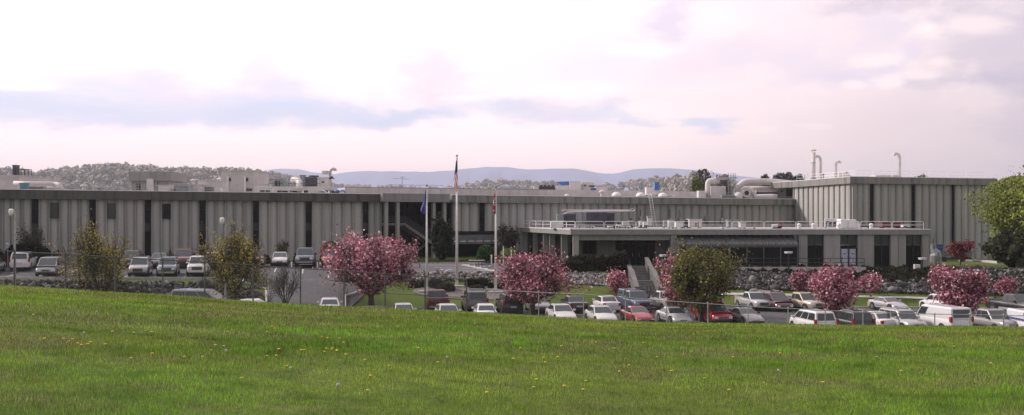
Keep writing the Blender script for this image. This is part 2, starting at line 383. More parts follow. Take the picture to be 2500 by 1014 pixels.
# ground sheet
ys = list(np.arange(-40, 6, 4.0)) + list(np.arange(6, 68, 1.0)) + list(np.arange(68, 123, 0.5)) + list(np.arange(123, 172, 3.0)) + list(np.arange(172, 1100, 20.0)) + list(np.arange(1100, 3000, 50.0)) + [3500, 4500, 6000, 9000]
us = list(np.linspace(-4, -0.85, 10)) + list(np.arange(-0.8, 0.8001, 0.01)) + list(np.linspace(0.85, 4, 10))
V = []
for Y in ys:
    for u in us:
        X = u * (max(Y, 0) + 25); V.append((X, Y, G(X, Y)))
V = np.array(V); nu = len(us)
Fa = np.array([(j * nu + i, j * nu + i + 1, (j + 1) * nu + i + 1, (j + 1) * nu + i) for j in range(len(ys) - 1) for i in range(nu - 1)])
struct(np_mesh('ground', V, Fa, GRASS, smooth=True), 'grassy ground falling from the camera to the parking lots')
def sheet(name, cols_, m, off=0.05, nx=60, label=None, dy=0.7):
    """cols_: [(px, Y0, Y1), ...] a strip draped on the ground"""
    xs = np.linspace(cols_[0][0], cols_[-1][0], nx); a = [c[0] for c in cols_]
    y0 = np.interp(xs, a, [c[1] for c in cols_]); y1 = np.interp(xs, a, [c[2] for c in cols_])
    ny = max(2, int(max(y1 - y0) / dy) + 1); V = []
    for i in range(nx):
        for t in np.linspace(0, 1, ny):
            Y = y0[i] + (y1[i] - y0[i]) * t; X = (xs[i] - 1250) / F * Y; V.append((X, Y, G(X, Y) + off))
    Fa = [(i * ny + j, (i + 1) * ny + j, (i + 1) * ny + j + 1, i * ny + j + 1) for i in range(nx - 1) for j in range(ny - 1)]
    o = np_mesh(name, np.array(V), np.array(Fa), m, smooth=True)
    return struct(o, label) if label != 0 else o
sheet('upper_parking_lot', [(-500, 98.6, 110), (90, 98.6, 110.5), (130, 98.6, 113.5), (380, 98.6, 116), (655, 98.6, 120), (660, 98.6, 121)], ASPH, 0.06, 90)
sheet('driveway', [(652, 76, 122), (700, 76, 122.5), (842, 76, 122.5), (845, 90, 122.5), (905, 106, 122.5), (935, 112, 122.5)], ASPH, 0.075, 40)
sheet('visitor_parking_lot', [(934, 112.4, 124.5), (1100, 112.4, 126), (1205, 112.8, 125.5), (1245, 116, 122)], ASPH, 0.09, 50)
sheet('lower_parking_lot', [(842, 76, 90), (945, 76, 98.3), (1300, 76, 98.5), (1400, 76, 100.4), (1520, 76, 102.8), (1620, 76, 105.8), (3300, 76, 105.8)], ASPH, 0.11, 160)
sheet('path', [(1590, 109.6, 111.0), (1780, 110.4, 111.6), (2290, 110.5, 111.7), (2800, 110.5, 111.7)], CURB, 0.07, 80, 'pale concrete path across the grass bank', 0.4)
sheet('gravel_bed', [(1008, 105.5, 106.5), (1025, 104.6, 107.3), (1080, 103.4, 108.3), (1150, 102.8, 108.8), (1240, 102.8, 108.6), (1290, 103.5, 108.0)], GRAV, 0.06, 40, 'gravel planting bed round the flagpoles', 0.5)
def kerb(name, pts, wd=0.18, h=0.15, m=CURB, seg=1.0, lab=None):
    P = []
    for (a, b) in zip(pts[:-1], pts[1:]):
        A = at(*a); B = at(*b); n = max(1, int((B - A).length / seg))
        for i in range(n): P.append(A.lerp(B, i / n))
    P.append(at(*pts[-1])); mb = MB(); vs = []
    for i, q in enumerate(P):
        d = P[min(i + 1, len(P) - 1)] - P[max(i - 1, 0)]; d.z = 0; d.normalize(); nn = Vector((-d.y, d.x, 0)) * wd / 2
        z = G(q.x, q.y)
        for s_, zz in ((-1, -0.2), (-1, h + .11), (1, h + .11), (1, -0.2)):
            vs.append((q.x + nn.x * s_, q.y + nn.y * s_, z + zz))
    fs = [(i * 4 + k, i * 4 + (k + 1) % 4, (i + 1) * 4 + (k + 1) % 4, (i + 1) * 4 + k) for i in range(len(P) - 1) for k in range(4)]
    fs += [(0, 1, 2, 3), tuple(len(vs) - 4 + k for k in (3, 2, 1, 0))]
    mb.add(vs, fs); return struct(mb.build(name, m))
kerb('kerb', [(-300, 98.4), (648, 98.4), (650, 96)])
kerb('kerb', [(650, 80), (650, 96)])
kerb('kerb', [(845, 90), (944, 98.6), (1300, 98.8), (1400, 100.7), (1520, 103.1), (1625, 106.1), (2900, 106.1)])
kerb('kerb', [(842, 88), (843, 98), (905, 105.7), (938, 112.2), (1206, 112.5)], 0.15, 0.1)
def stripe(pts, wd=0.1, off=0.14):
    """painted line, returns verts and faces"""
    A = Vector(pts[0]); B = Vector(pts[1]); n = max(1, int((B - A).length / 0.8)); d = (B - A).normalized(); nn = Vector((-d.y, d.x)) * wd / 2
    vs = []
    for i in range(n + 1):
        q = A.lerp(B, i / n)
        for s_ in (-1, 1):
            x, y = q.x + nn.x * s_, q.y + nn.y * s_; vs.append((x, y, G(x, y) + off))
    return vs, [(2 * i, 2 * i + 1, 2 * i + 3, 2 * i + 2) for i in range(n)]
def xy(px, Y): return ((px - 1250) / F * Y, Y)
mk = MB()
s10, c10 = math.sin(R(10)), math.cos(R(10))
# lower lot, two rows of bays
for k in range(-9, 26):
    X = -11 + k * 2.75
    Yb = 98.3 if X < 2 else (98.3 + (X - 2) * 0.45 if X < 18 else 105.6)
    if X > -12: mk.add(*stripe([(X, Yb), (X + 5.2 * s10, Yb - 5.2 * c10)]))
    mk.add(*stripe([(X + 2.2, 90.0), (X + 2.2 + 5.2 * s10, 90.0 - 5.2 * c10)]))
for k in range(0, 16):
    X = -54 + k * 2.8
    if X < -23.5: mk.add(*stripe([(X, 103.8), (X + 5.0 * s10, 103.8 - 5 * c10)], off=0.09))
    if X < -20: mk.add(*stripe([(X + 1.0, 109.5 + k * .35), (X + 1.0 + 5 * s10, 109.5 + k * .35 - 5 * c10)], off=0.09))
for (a, b, c, d) in ((1010, 122.6, 1190, 121.3), (985, 120.0, 1175, 121.0), (1060, 118.2, 1172, 119.3), (1075, 116.2, 1190, 117.3), (1085, 114.6, 1195, 115.2), (1100, 113.2, 1205, 113.6), (1075, 116.4, 1082, 115.2), (1088, 114.6, 1095, 113.4)):
    mk.add(*stripe([xy(a, b), xy(c, d)], 0.14, 0.12))
struct(mk.build('road_markings', PAINTW))
mk = MB()
for (a, b, c, d) in ((1090, 115.6, 1105, 115.7), (1165, 116.0, 1185, 116.2), (1165, 114.3, 1190, 114.5)): mk.add(*stripe([xy(a, b), xy(c, d)], 0.9, 0.125))
struct(mk.build('blue_road_markings', PAINTB))
HAZE = 0.00015
# ---------------- buildings ----------------
STEMG = mat('plant_stem', (.05, .08, .03), .8)
class Wall:
    """frame of a facade: origin O, unit direction d along it; local x along, y into the building, z up"""
    def __init__(s, pxA, YA, pxB, YB):
        s.A = Vector(((pxA - 1250) / F * YA, YA)); s.B = Vector(((pxB - 1250) / F * YB, YB))
        s.d = (s.B - s.A).normalized(); s.L = (s.B - s.A).length; s.rz = math.atan2(s.d.y, s.d.x)
        s.n = Vector((-s.d.y, s.d.x))
    def x(s, px, y=0.0):
        k = (px - 1250) / F; A = s.A + s.n * y
        # (A.x + t d.x) = k (A.y + t d.y)
        return (k * A.y - A.x) / (s.d.x - k * s.d.y)
    def Y(s, px, y=0.0): return s.A.y + s.n.y * y + s.x(px, y) * s.d.y
    def z(s, px, py, y=0.0): return (HY - py) * s.Y(px, y) / F
LW = Wall(0, 115.14, 1940, 175.2)
RZ = 3.1                                                   # roof level of the long building
def ribs(mb, x0, x1, n, z0, z1, dep=0.34, w0=0.5, w1=0.17, ends=True):
    """n panels with n+1 tapered stems; panels hollowed between them"""
    w = (x1 - x0) / n
    for i in range(n + 1):
        if not ends and i in (0, n): continue
        c = x0 + i * w
        mb.prism([(c - w1 / 2, -dep), (c + w1 / 2, -dep), (c + w0 / 2, 0.0), (c - w0 / 2, 0.0)], 'z', z0, z1)
def fluted(mb, x0, x1, n, z0, z1, thick=0.4, dep=0.30):
    """one panel run: scalloped face with sharp stems, solid behind"""
    w = (x1 - x0) / n; pts = []
    for i in range(n):
        a = x0 + i * w
        for t, d in ((0.0, -.30), (.07, -.30), (.072, -.04), (.10, -.04), (.2, -.13), (.34, -.20), (.52, -.225), (.70, -.20), (.84, -.13), (.95, -.04), (.985, -.04)):
            pts.append((a + t * w, d))
    pts.append((x1, -dep)); pts.append((x1, thick)); pts.append((x0, thick))
    n_ = len(pts)
    for i in range(n_ - 3):
        (xa, ya), (xb, yb) = pts[i], pts[i + 1]
        mb.add([(xa, ya, z0), (xb, yb, z0), (xb, yb, z1), (xa, ya, z1)], [(0, 1, 2, 3)])
    mb.add([(x0, -dep, z0), (x0, thick, z0), (x0, thick, z1), (x0, -dep, z1)], [(3, 2, 1, 0)])
    mb.add([(x1, -dep, z0), (x1, thick, z0), (x1, thick, z1), (x1, -dep, z1)], [(0, 1, 2, 3)])
    mb.add([(x0, thick, z0), (x1, thick, z0), (x1, thick, z1), (x0, thick, z1)], [(3, 2, 1, 0)])
    for z, rev in ((z0, 1), (z1, 0)):
        for i in range(n_ - 3):
            (xa, ya), (xb, yb) = pts[i], pts[i + 1]
            q = [(xa, ya, z), (xb, yb, z), (xb, thick, z), (xa, thick, z)]
            mb.add(q, [(3, 2, 1, 0) if rev else (0, 1, 2, 3)])
O3 = lambda w_, z=0.0: (w_.A.x, w_.A.y, z)
ZB = -6.2
lb = thing('office_building', 'long two storey concrete building with ribbed panels and tall dark window strips', 'building', O3(LW), LW.rz)
strips = [(-200, -182), (-62, -44), (76, 94), (217, 234), (352, 369), (485, 502), (616, 632), (744, 761), (883, 899.5)]
edges = [-330] + [q for s_ in strips for q in s_] + [930]
zt = RZ - 0.98
for i in range(0, len(edges), 2):
    a, b = LW.x(edges[i]), LW.x(edges[i + 1]); n = 5 if i < len(edges) - 2 else 2
    mb = MB()
    win = {2: None}
    fluted(mb, a, b, n, ZB, zt)
    mb.build('wall_panel', CONC, lb)
for (a, b) in strips:
    xa, xb = LW.x(a), LW.x(b)
    mb = MB(); mb.box(xa, xb, 0.10, 0.16, ZB, zt)
    g = mb.build('window', GLASS, lb)
    mb = MB()
    for zz in (-3.6, -1.55, -0.6, 1.0): mb.box(xa + .01, xb - .01, 0.05, 0.11, zz, zz + .05)
    mb.box(xa + .01, xb - .01, 0.04, 0.12, -1.5, -0.65)
    for q in (xa + .005, xb - .065): mb.box(q, q + .06, 0.03, 0.115, ZB, zt)
    mb.build('window_frame', DARKM, g)
for (a, b, ya, yb) in ((123, 141, 497, 531), (262, 279, 498, 532), (396.5, 413.5, 499, 532.5)):
    xa, xb = LW.x(a), LW.x(b); za, zb = LW.z(a, yb), LW.z(a, ya)
    mb = MB(); mb.box(xa, xb, -0.37, -0.33, za, zb); g = mb.build('window', GLASS if a > 390 else GLASS2, lb)
    mb = MB(); t = .07
    for q in ((xa - t, xb + t, zb, zb + t), (xa - t, xb + t, za - t, za), (xa - t, xa, za, zb), (xb, xb + t, za, zb)): mb.box(q[0], q[1], -0.42, -0.2, q[2], q[3])
    mb.build('window_frame', DARKM, g)
# fascia and roof
xl, xc, xd, xr = LW.x(-330), LW.x(929), LW.x(1098), LW.x(1939)
mb = MB(); mb.box(xl, xc, -0.75, 1.2, RZ - 1.0, RZ - .02)
for k in range(40):
    pass
mb.build('fascia', FASC, lb, bevel=0.02)
mb = MB(); mb.box(xd, xr, -0.75, 1.2, RZ - 1.0, RZ - .02); mb.build('fascia', FASCM, lb, bevel=0.02)
mb = MB()
mb.box(xl, xc, -0.78, -0.45, RZ - .02, RZ + .07); mb.box(xd, xr, -0.78, -0.45, RZ - .02, RZ + .07)
mb.build('roof_edge', WHITE, lb)
mb = MB(); mb.box(xl, xr, 1.2, 70, RZ - .5, RZ - .06); mb.build('roof', ROOFM, lb)
# entrance portal
pa, pb = LW.x(934, -1.6), LW.x(1098, -1.6)
mb = MB(); mb.box(pa, pb, -1.6, 1.0, RZ - 1.0, RZ + 0.10); mb.build('entrance_fascia', FASC2, lb, bevel=0.02)
for px in (943, 971, 1059, 1085):
    xx = LW.x(px, -1.1); mb = MB(); mb.box(xx - .2, xx + .2, -1.3, -0.7, ZB, RZ - 1.0); mb.build('column', CONC2, lb, bevel=0.03)
xe0, xe1 = LW.x(930), LW.x(1108)
mb = MB(); mb.box(xe0 + .02, xe1 - .02, 8.0, 8.2, ZB, zt); mb.box(xe0 - .2, xe0, .5, 8, ZB, zt); mb.box(xe1, xe1 + .2, .5, 8, ZB, zt); mb.box(xe0, xe1, 1.25, 8, zt + .01, zt + .2)
mb.build('entrance_recess', DARKM, lb)
mb = MB()
for k in range(9):
    xx = xe0 + 1.0 + k * (xe1 - xe0 - 2) / 8; mb.box(xx - .05, xx + .05, 7.8, 8.0, ZB, zt)
for zz in (-1.6, 0.9): mb.box(xe0 + .05, xe1 - .05, 7.75, 7.99, zz, zz + .5)
mb.build('window_frame', DARKM, lb)
mb = MB()                                                 # gallery and stair inside the entrance
gx0, gx1 = xe0 + .3, LW.x(990, 2.0); mb.box(gx0, gx1, 2.0, 5.0, -0.95, -0.65)
mb.build('gallery_floor', CONC2, lb)
mb = MB(); sx0, sx1 = gx1, LW.x(1060, 2.0); zA, zB_ = -0.65, -3.3
mb.prism([(sx0, zA), (sx1, zB_), (sx1, zB_ - .45), (sx0, zA - .45)], 'y', 2.0, 2.25)
mb.prism([(sx0, zA), (sx1, zB_), (sx1, zB_ - .45), (sx0, zA - .45)], 'y', 4.0, 4.25)
for k in range(16):
    t = k / 16; xx = sx0 + (sx1 - sx0) * t; mb.box(xx, xx + .38, 2.25, 4.0, zA + (zB_ - zA) * t - .2, zA + (zB_ - zA) * t - .12)
mb.prism([(sx1, zB_), (sx1 - 3.2, ZB + .9), (sx1 - 3.2, ZB + .5), (sx1, zB_ - .45)], 'y', 4.3, 4.55)
mb.build('staircase', CONC2, lb)
mb = MB()
for zz in (-.35, -.05, .25): mb.tube([(gx0, 2.05, zz), (gx1, 2.05, zz), (sx1, 2.05, zz - 2.65)], .03, 5)
for k in range(12):
    xx = gx0 + k * (gx1 - gx0) / 11; mb.tube([(xx, 2.05, -.65), (xx, 2.05, .25)], .02, 4)
for k in range(14):
    t = k / 13; xx = sx0 + (sx1 - sx0) * t; mb.tube([(xx, 2.05, -.65 - 2.65 * t), (xx, 2.05, .25 - 2.65 * t)], .02, 4)
mb.build('handrail', GREYM, lb)
# right half
zc = LW.z(1105, 565)
xu, xv = LW.x(1105), LW.x(1262)
for (a, b, n) in ((1105, 1167.5, 3), (1183, 1262, 4)):
    mb = MB(); fluted(mb, LW.x(a), LW.x(b), n, zc, zt); mb.build('wall_panel', CONC, lb)
xa, xb = LW.x(1167.5), LW.x(1183)
mb = MB(); mb.box(xa, xb, 0.10, 0.16, zc, zt); g = mb.build('window', GLASS, lb)
mb = MB()
for zz in (-.9, .2, 1.2): mb.box(xa + .01, xb - .01, .04, .11, zz, zz + .06)
for q in (xa + .005, xb - .065): mb.box(q, q + .06, 0.03, 0.115, zc, zt)
mb.build('window_frame', DARKM, g)
rp = [1262 + i * (1939 - 1262) / 5 for i in range(6)]
cnt = 0
for a, b, n in ((1262, 1403, 7), (1403, 1535, 7), (1535, 1668, 7), (1668, 1800, 7), (1800, 1937, 8)):
    mb = MB(); fluted(mb, LW.x(a) + .001, LW.x(b) - .001, n, ZB, zt); mb.build('wall_panel', CONC, lb)
mb = MB(); mb.box(xu - .3, xv, 5.5, 5.7, ZB, zc + .02); mb.box(xu - .3, xv, 0.45, 5.5, zc - .35, zc - .01); mb.build('lower_recess', GLASS2, lb)
mb = MB(); mb.box(xu - .2, xv - .4, .1, .5, zc - 1.75, zc - .5); mb.build('spandrel', GREYM if False else LOUV, lb)
mb = MB()
for k in range(8):
    x0 = xu - .1 + k * (xv - xu) / 8; mb.box(x0, x0 + (xv - xu) / 8 - .35, 0.02, .09, zc - 1.42, zc - 1.30)
mb.build('rail_highlights', WHITE, lb)  # white dashes stand for highlights along a railing
# things attached to the wall above the low block
def on_wall(px): return LW.x(px, -.4)
for px, y0, y1 in ((1636, 511, 537), (1660.5, 512, 537), (1762.5, 512, 537), (1564, 512, 533)):
    xx = LW.x(px, -.5); mb = MB(); mb.tube([(xx, -.45, LW.z(px, y0)), (xx, -.45, LW.z(px, y1))], .05, 6); q = mb.build('conduit', DARKM, lb)
    mb = MB(); mb.box(xx - .2, xx + .2, -.62, -.32, LW.z(px, y1) - .5, LW.z(px, y1 - 4)); mb.build('junction_box', GALV, q)
mb = MB(); a, b = LW.x(1720, -.4), LW.x(1733, -.4); z0, z1 = LW.z(1726, 543), LW.z(1726, 527)
for k in range(9): mb.box(a, b, -.42, -.34, z0 + k * (z1 - z0) / 9, z0 + (k + .7) * (z1 - z0) / 9)
mb.build('wall_louver', GREYM, lb)
tag(tag(lb), None)

# rooftop ladder on the wall
a = LW.x(1588, -1.0); z1 = RZ + .35; lad = thing('ladder', 'white metal access ladder leaning on the ribbed wall above the low roof', 'ladder', (LW.A + LW.d * a + LW.n * -1.0).to_3d() + Vector((0, 0, -1.2)), LW.rz)
for s_ in (-.28, .28):
    mb = MB(); mb.tube([(s_ + .45, -.5, 0), (s_, .1, z1 + 1.2), (s_, .5, z1 + 1.35)], .06, 6); mb.build('rail', WHITE, lad)
for k in range(14):
    t = (k + .5) / 14; mb = MB(); mb.tube([(-.28 + .45 * (1 - t), -.5 + .6 * t, (z1 + 1.2) * t), (.28 + .45 * (1 - t), -.5 + .6 * t, (z1 + 1.2) * t)], .045, 5); mb.build('rung', WHITE, lad)

# rear high roof
RB = Wall(845, 159.5, 1722, 186.0); RBZ = 4.6
rb = thing('rear_building', 'beige metal clad rear block rising behind the long roof', 'building', O3(RB), RB.rz)
mb = MB(); mb.box(0, RB.L, 0.3, 40, RZ - .5, RBZ - 1.1); mb.build('wall', BEIGE2, rb)
mb = MB(); mb.box(-.2, RB.x(1335), 0, 40, RBZ - 1.1 - 1.0, RBZ); mb.build('parapet', BEIGE2, rb)
mb = MB(); mb.box(RB.x(1335) + .02, RB.L + .2, .6, 39, RBZ - 2.0, RBZ + .05); mb.build('parapet', BEIGE, rb)
mb = MB()
for k in range(20):
    xx = k * RB.x(1335) / 20; mb.box(xx, xx + .03, -.02, .0, RBZ - 2.1, RBZ - .02)
mb.box(-.22, RB.x(1335) + .01, -.04, .2, RBZ + .002, RBZ + .08)
mb.build('panel_seams', GREYM, rb)

# tower
TF = Wall(2073, 156.0, 2425, 164.1); TZ = 6.06
tw = thing('tower_building', 'tall ribbed concrete block at the right end with flue pipes on its roof', 'building', O3(TF), TF.rz)
TL = Wall(1940, 175.2, 2073, 156.0)
zt2 = TZ - 1.0; TB = -7.4
ts = [(2120.5, 2133), (2221.5, 2233.5), (2319.5, 2330)]
ed = [2079] + [q for s_ in ts for q in s_] + [2412]
for i, n in zip(range(0, 8, 2), (3, 5, 5, 5)):
    mb = MB(); fluted(mb, TF.x(ed[i]), TF.x(ed[i + 1]), n, TB, zt2); mb.build('wall_panel', CONC, tw)
for a, b in ts:
    xa, xb = TF.x(a), TF.x(b); mb = MB(); mb.box(xa, xb, .1, .16, TB, zt2); g = mb.build('window', GLASS, tw)
    mb = MB()
    for zz in (-3, -.5, .6, 2.6, 4.0): mb.box(xa + .01, xb - .01, .04, .11, zz, zz + .06)
    for q in (xa + .005, xb - .065): mb.box(q, q + .06, 0.03, 0.115, TB, zt2)
    mb.build('window_frame', DARKM, g)
# left face, in the tower frame
c, s = math.cos(-TF.rz), math.sin(-TF.rz)
def tloc(p): 
    q = Vector((p[0] - TF.A.x, p[1] - TF.A.y)); return Vector((q.x * c - q.y * s, q.x * s + q.y * c))
a2 = tloc(TL.A); b2 = Vector((TF.x(2079), 0))
dv = (b2 - a2); ang = math.atan2(dv.y, dv.x)
mb = MB(); fluted(mb, 0, dv.length, 11, TB, zt2)
M2 = Matrix.Translation((a2.x, a2.y, 0)) @ Matrix.Rotation(ang, 4, 'Z')
mb.v = [tuple(M2 @ Vector(q)) for q in mb.v]; mb.build('wall_panel', CONC, tw)
# fascia as a closed outline standing proud
nl = Vector((-math.sin(ang), math.cos(ang))) * -0.7; e = TF.x(2425)
pl = [a2 + nl, Vector((b2.x, 0)) + nl + Vector((0, -.7)), Vector((e, -.7)), Vector((e, 24)), a2 + Vector((0, 6)) + nl]
mb = MB(); mb.prism([(q.x, q.y) for q in pl], 'z', TZ - 1.0, TZ - .03); mb.build('fascia', FASCM, tw)
mb = MB(); mb.prism([(q.x * 1.0, q.y) for q in pl], 'z', TZ - .029, TZ + .06); mb.build('roof', WHITE, tw)
mb = MB(); mb.box(TF.x(2412) - .4, TF.x(2412), .4, 22, TB, zt2); mb.build('side_wall', CONC, tw)
mb = MB(); p0 = a2 + nl * .2; mb.tube([(p0.x, p0.y - .5, TB + 6), (p0.x, p0.y - .5, -2.0), (p0.x, p0.y - .5, RZ - .2)], .16, 6); mb.build('downpipe', DARKM, tw)

# front block
FW = Wall(1400, 122.0, 2262, 122.0); FZ = -1.27; FB = -5.46
fb = thing('front_annex', 'low flat roofed concrete annex with entrance porch and curved dark glass front', 'building', O3(FW), 0)
SW = Wall(1258, 153.6, 1400, 122.0)       # its left side
zf = LW and (HY - 573) * 122 / F
px2 = lambda px, y=0.0: FW.x(px, y)
A2 = SW.A - FW.A
pl = [(-.35, -.45), (px2(2268), -.45), (px2(2268), 28), (A2.x - .6, 32), (A2.x - .45, A2.y)]
mb = MB(); mb.prism(pl, 'z', zf, FZ - .03); mb.build('fascia', FASC2, fb)
mb = MB(); mb.prism(pl, 'z', FZ - .029, FZ + .03); mb.build('roof', ROOFM, fb)
mb = MB(); mb.box(-.38, px2(2268) + .03, -.48, -.33, FZ - .06, FZ + .05); mb.add([(A2.x - .48, A2.y, FZ - .06), (-.38, -.48, FZ - .06), (-.2, -.48, FZ - .06), (A2.x - .3, A2.y, FZ - .06), (A2.x - .48, A2.y, FZ + .05), (-.38, -.48, FZ + .05), (-.2, -.48, FZ + .05), (A2.x - .3, A2.y, FZ + .05)], [(0, 1, 2, 3), (7, 6, 5, 4), (0, 4, 5, 1), (1, 5, 6, 2), (2, 6, 7, 3), (3, 7, 4, 0)]); mb.build('roof_edge', WHITE, fb)
zs = (HY - 587) * 122 / F
mb = MB(); mb.box(px2(1413) + .01, px2(1637) - .01, 0.1, .6, zs, zf); mb.build('porch_beam', CONC2, fb, bevel=.02)
def pier(a, b, y0=-.25, y1=.5, z0=FB, z1=None, m=CONC2, wall=FW):
    mb = MB(); mb.box(px2(a), px2(b), y0, y1, z0 - .5, z1 or zf); mb.build('pier', m, fb, bevel=.03)
pier(1398.5, 1413); pier(1637, 1651.5, -.25, 4.5)
pier(1948.5, 1970); pier(2010.5, 2050); pier(2093, 2132.5); pier(2173, 2191); pier(2192, 2210); pier(2250, 2266)
# recessed porch
for a, b in ((1457, 1503), (1600, 1637)):
    mb = MB(); mb.box(px2(a, 4), px2(b, 4), 4.0, 4.6, FB - .3, zf); mb.build('porch_wall', CONC2, fb)
mb = MB(); a = px2(1480, 3.9); mb.box(a - .18, a + .18, 3.75, 4.0, FB - .3, zf - .6); mb.build('pilaster', FASC2, fb)
mb = MB(); mb.box(px2(1405, 4.2), px2(1457, 4.2), 4.2, 4.3, FB - .3, zf); mb.box(px2(1503, 4.2), px2(1600, 4.2), 4.2, 4.3, FB - .3, zf); g = mb.build('entrance_glazing', GLASS, fb)
mb = MB()
for px in (1520, 1536, 1552, 1568, 1584): mb.box(px2(px, 4.15) - .04, px2(px, 4.15) + .04, 4.1, 4.22, FB - .3, zf)
mb.box(px2(1503, 4.15), px2(1600, 4.15), 4.08, 4.2, -3.1, -2.95)
mb.build('mullions', DARKM, g)
mb = MB(); mb.box(px2(1414, 4.15) - .04, px2(1436, 4.15) + .04, 4.1, 4.22, -3.1, -3.02)
for px in (1414, 1436): mb.box(px2(px, 4.15) - .04, px2(px, 4.15) + .04, 4.09, 4.21, FB - .3, zf)
mb.build('mullions', DARKM, g)
for k, px in enumerate((1544, 1560)):
    mb = MB(); x0 = px2(px, 4.0); mb.box(x0 - .03, x0 + .03, 3.95, 4.05, FB + .9, FB + 1.3); mb.build('door_handle', GALV, g)
mb = MB(); mb.box(px2(1405), px2(1650), .1, 6, FB - .8, FB - .05); mb.build('porch_floor', CURB, fb)
# side fins on the left face
for a, b in ((1255, 1265), (1277, 1288.5), (1301, 1313), (1326, 1339), (1341, 1355.5), (1370, 1386)):
    xa = SW.x(a); xb = SW.x(b); pA = SW.A + SW.d * xa - FW.A; pB = SW.A + SW.d * xb - FW.A
    mb = MB(); wv = max((b - a) / F * (FW.A.y + pA.y), .3)
    mb.box(pA.x, pA.x + wv, pA.y - .3, pA.y + .5, FB - .3, zf); mb.build('fin', CONC2, fb, bevel=.03)
pA = SW.A + SW.d * .5 - FW.A; pB = SW.A + SW.d * (SW.L - .2) - FW.A
mb = MB(); o_ = 1.2
mb.add([(pA.x + o_, pA.y, FB - .3), (pB.x + o_, pB.y, FB - .3), (pB.x + o_, pB.y, zf), (pA.x + o_, pA.y, zf)], [(0, 1, 2, 3)]); mb.build('side_glazing', GLASS, fb)
# windows of the right part
for i, (a, b) in enumerate(((1970, 2010.5), (2050, 2093), (2132.5, 2173), (2210, 2250))):
    mb = MB(); mb.box(px2(a), px2(b), .25, .3, FB - .3, (HY - 599) * 122 / F); g = mb.build('window', GLASS, fb)
    mb = MB(); mb.box(px2(a), px2(b), .2, .26, (HY - 598.5) * 122 / F, zf); mb.build('upper_pane', GLASS2, g)
    mb = MB(); m_ = (px2(a) + px2(b)) / 2; mb.box(m_ - .03, m_ + .03, .12, .19, FB - .3, zf)
    mb.build('mullion', DARKM, g)
for a, b in ((2054, 2070), (2074, 2089.5)):
    mb = MB(); zd = (HY - 608) * 122 / F; mb.box(px2(a), px2(b), .05, .11, FB, zd); g = mb.build('door', mat('pale_door', (.44, .44, .53), .5), fb, bevel=.01)
    mb = MB(); c_ = (px2(a) + px2(b)) / 2; mb.box(c_ - .12, c_ + .12, .03, .049, zd - .62, zd - .5); mb.build('door_label', DARKM, g); mb = MB(); mb.box(px2(a) + .08, px2(a) + .14, -.02, .049, FB + .9, FB + 1.0); mb.build('door_handle', DARKM, g)
mb = MB(); mb.box(px2(2050), px2(2054), .0, .19, FB, (HY - 606) * 122 / F); mb.box(px2(2070), px2(2074), .0, .19, FB, (HY - 606) * 122 / F); mb.box(px2(2089.5), px2(2093), .0, .19, FB, (HY - 606) * 122 / F)
mb.build('door_frame', DARKM, fb)
# curved eave glazing
x0, x1 = px2(1652), px2(1947, -2.0)
zz = lambda py: (HY - py) * 120 / F
prf = [(.3, zf - .05), (-1.15, zz(588)), (-1.45, zz(590)), (-1.75, zz(593)), (-1.95, zz(597)), (-2.0, zz(601)), (-2.0, zz(604))]
mb = MB(); vs = []
for (y, z_) in prf: vs += [(x0, y, z_), (x1, y, z_)]
mb.add(vs, [(2 * i, 2 * i + 2, 2 * i + 3, 2 * i + 1) for i in range(len(prf) - 1)])
mb.add([(x1, y, z_) for y, z_ in prf] + [(x1, .3, zz(604))], [tuple(range(len(prf) + 1))])
o = mb.build('curved_canopy', BRONZE, fb)
mb = MB()
for i in range(21):
    xx = x0 + (x1 - x0) * i / 20
    mb.tube([(min(xx + .0, x1), y - .03, z_ + .02) for y, z_ in prf], .055, 5)
mb.build('canopy_rib', BLACKP, o)
mb = MB(); mb.box(x0, x1, -1.98, -1.94, FB - .3, zz(604.2)); mb.box(x1 - .06, x1, -1.93, .3, FB - .3, zz(604.2)); g = mb.build('glazing', GLASS, fb)
mb = MB()
for i in range(8):
    xx = x0 + (x1 - x0) * i / 7; mb.box(xx - .035, xx + .035, -2.06, -1.99, FB - .3, zz(604))
mb.box(x0, x1, -2.07, -1.991, FB - .02, FB + .12)
mb.build('mullion', LOUV, g)
# terrace edge and its rail
mb = MB(); mb.box(px2(1652, -3), px2(2110, -3), -3.6, -3.35, FB - .9, FB + .02); mb.box(px2(1652, -3), px2(2110, -3), -3.349, .05, FB - .6, FB - .03); tag(mb.build('terrace', CURB, None, O3(FW)), 'pale concrete terrace in front of the dark curved glazing', 'terrace')
rl = thing('terrace_railing', 'thin dark two rail balustrade in front of the pale double door', 'railing', O3(FW, FB))
a, b = px2(1782, -3.2), px2(2110, -3.2)
for h in (.5, .98):
    mb = MB(); mb.tube([(a, -3.2, h), (b, -3.2, h)], .035, 5); mb.build('rail', BLACKP, rl)
for k in range(13):
    xx = a + (b - a) * k / 12; mb = MB(); mb.tube([(xx, -3.2, -.03), (xx, -3.2, .98)], .032, 5); mb.build('post', BLACKP, rl)
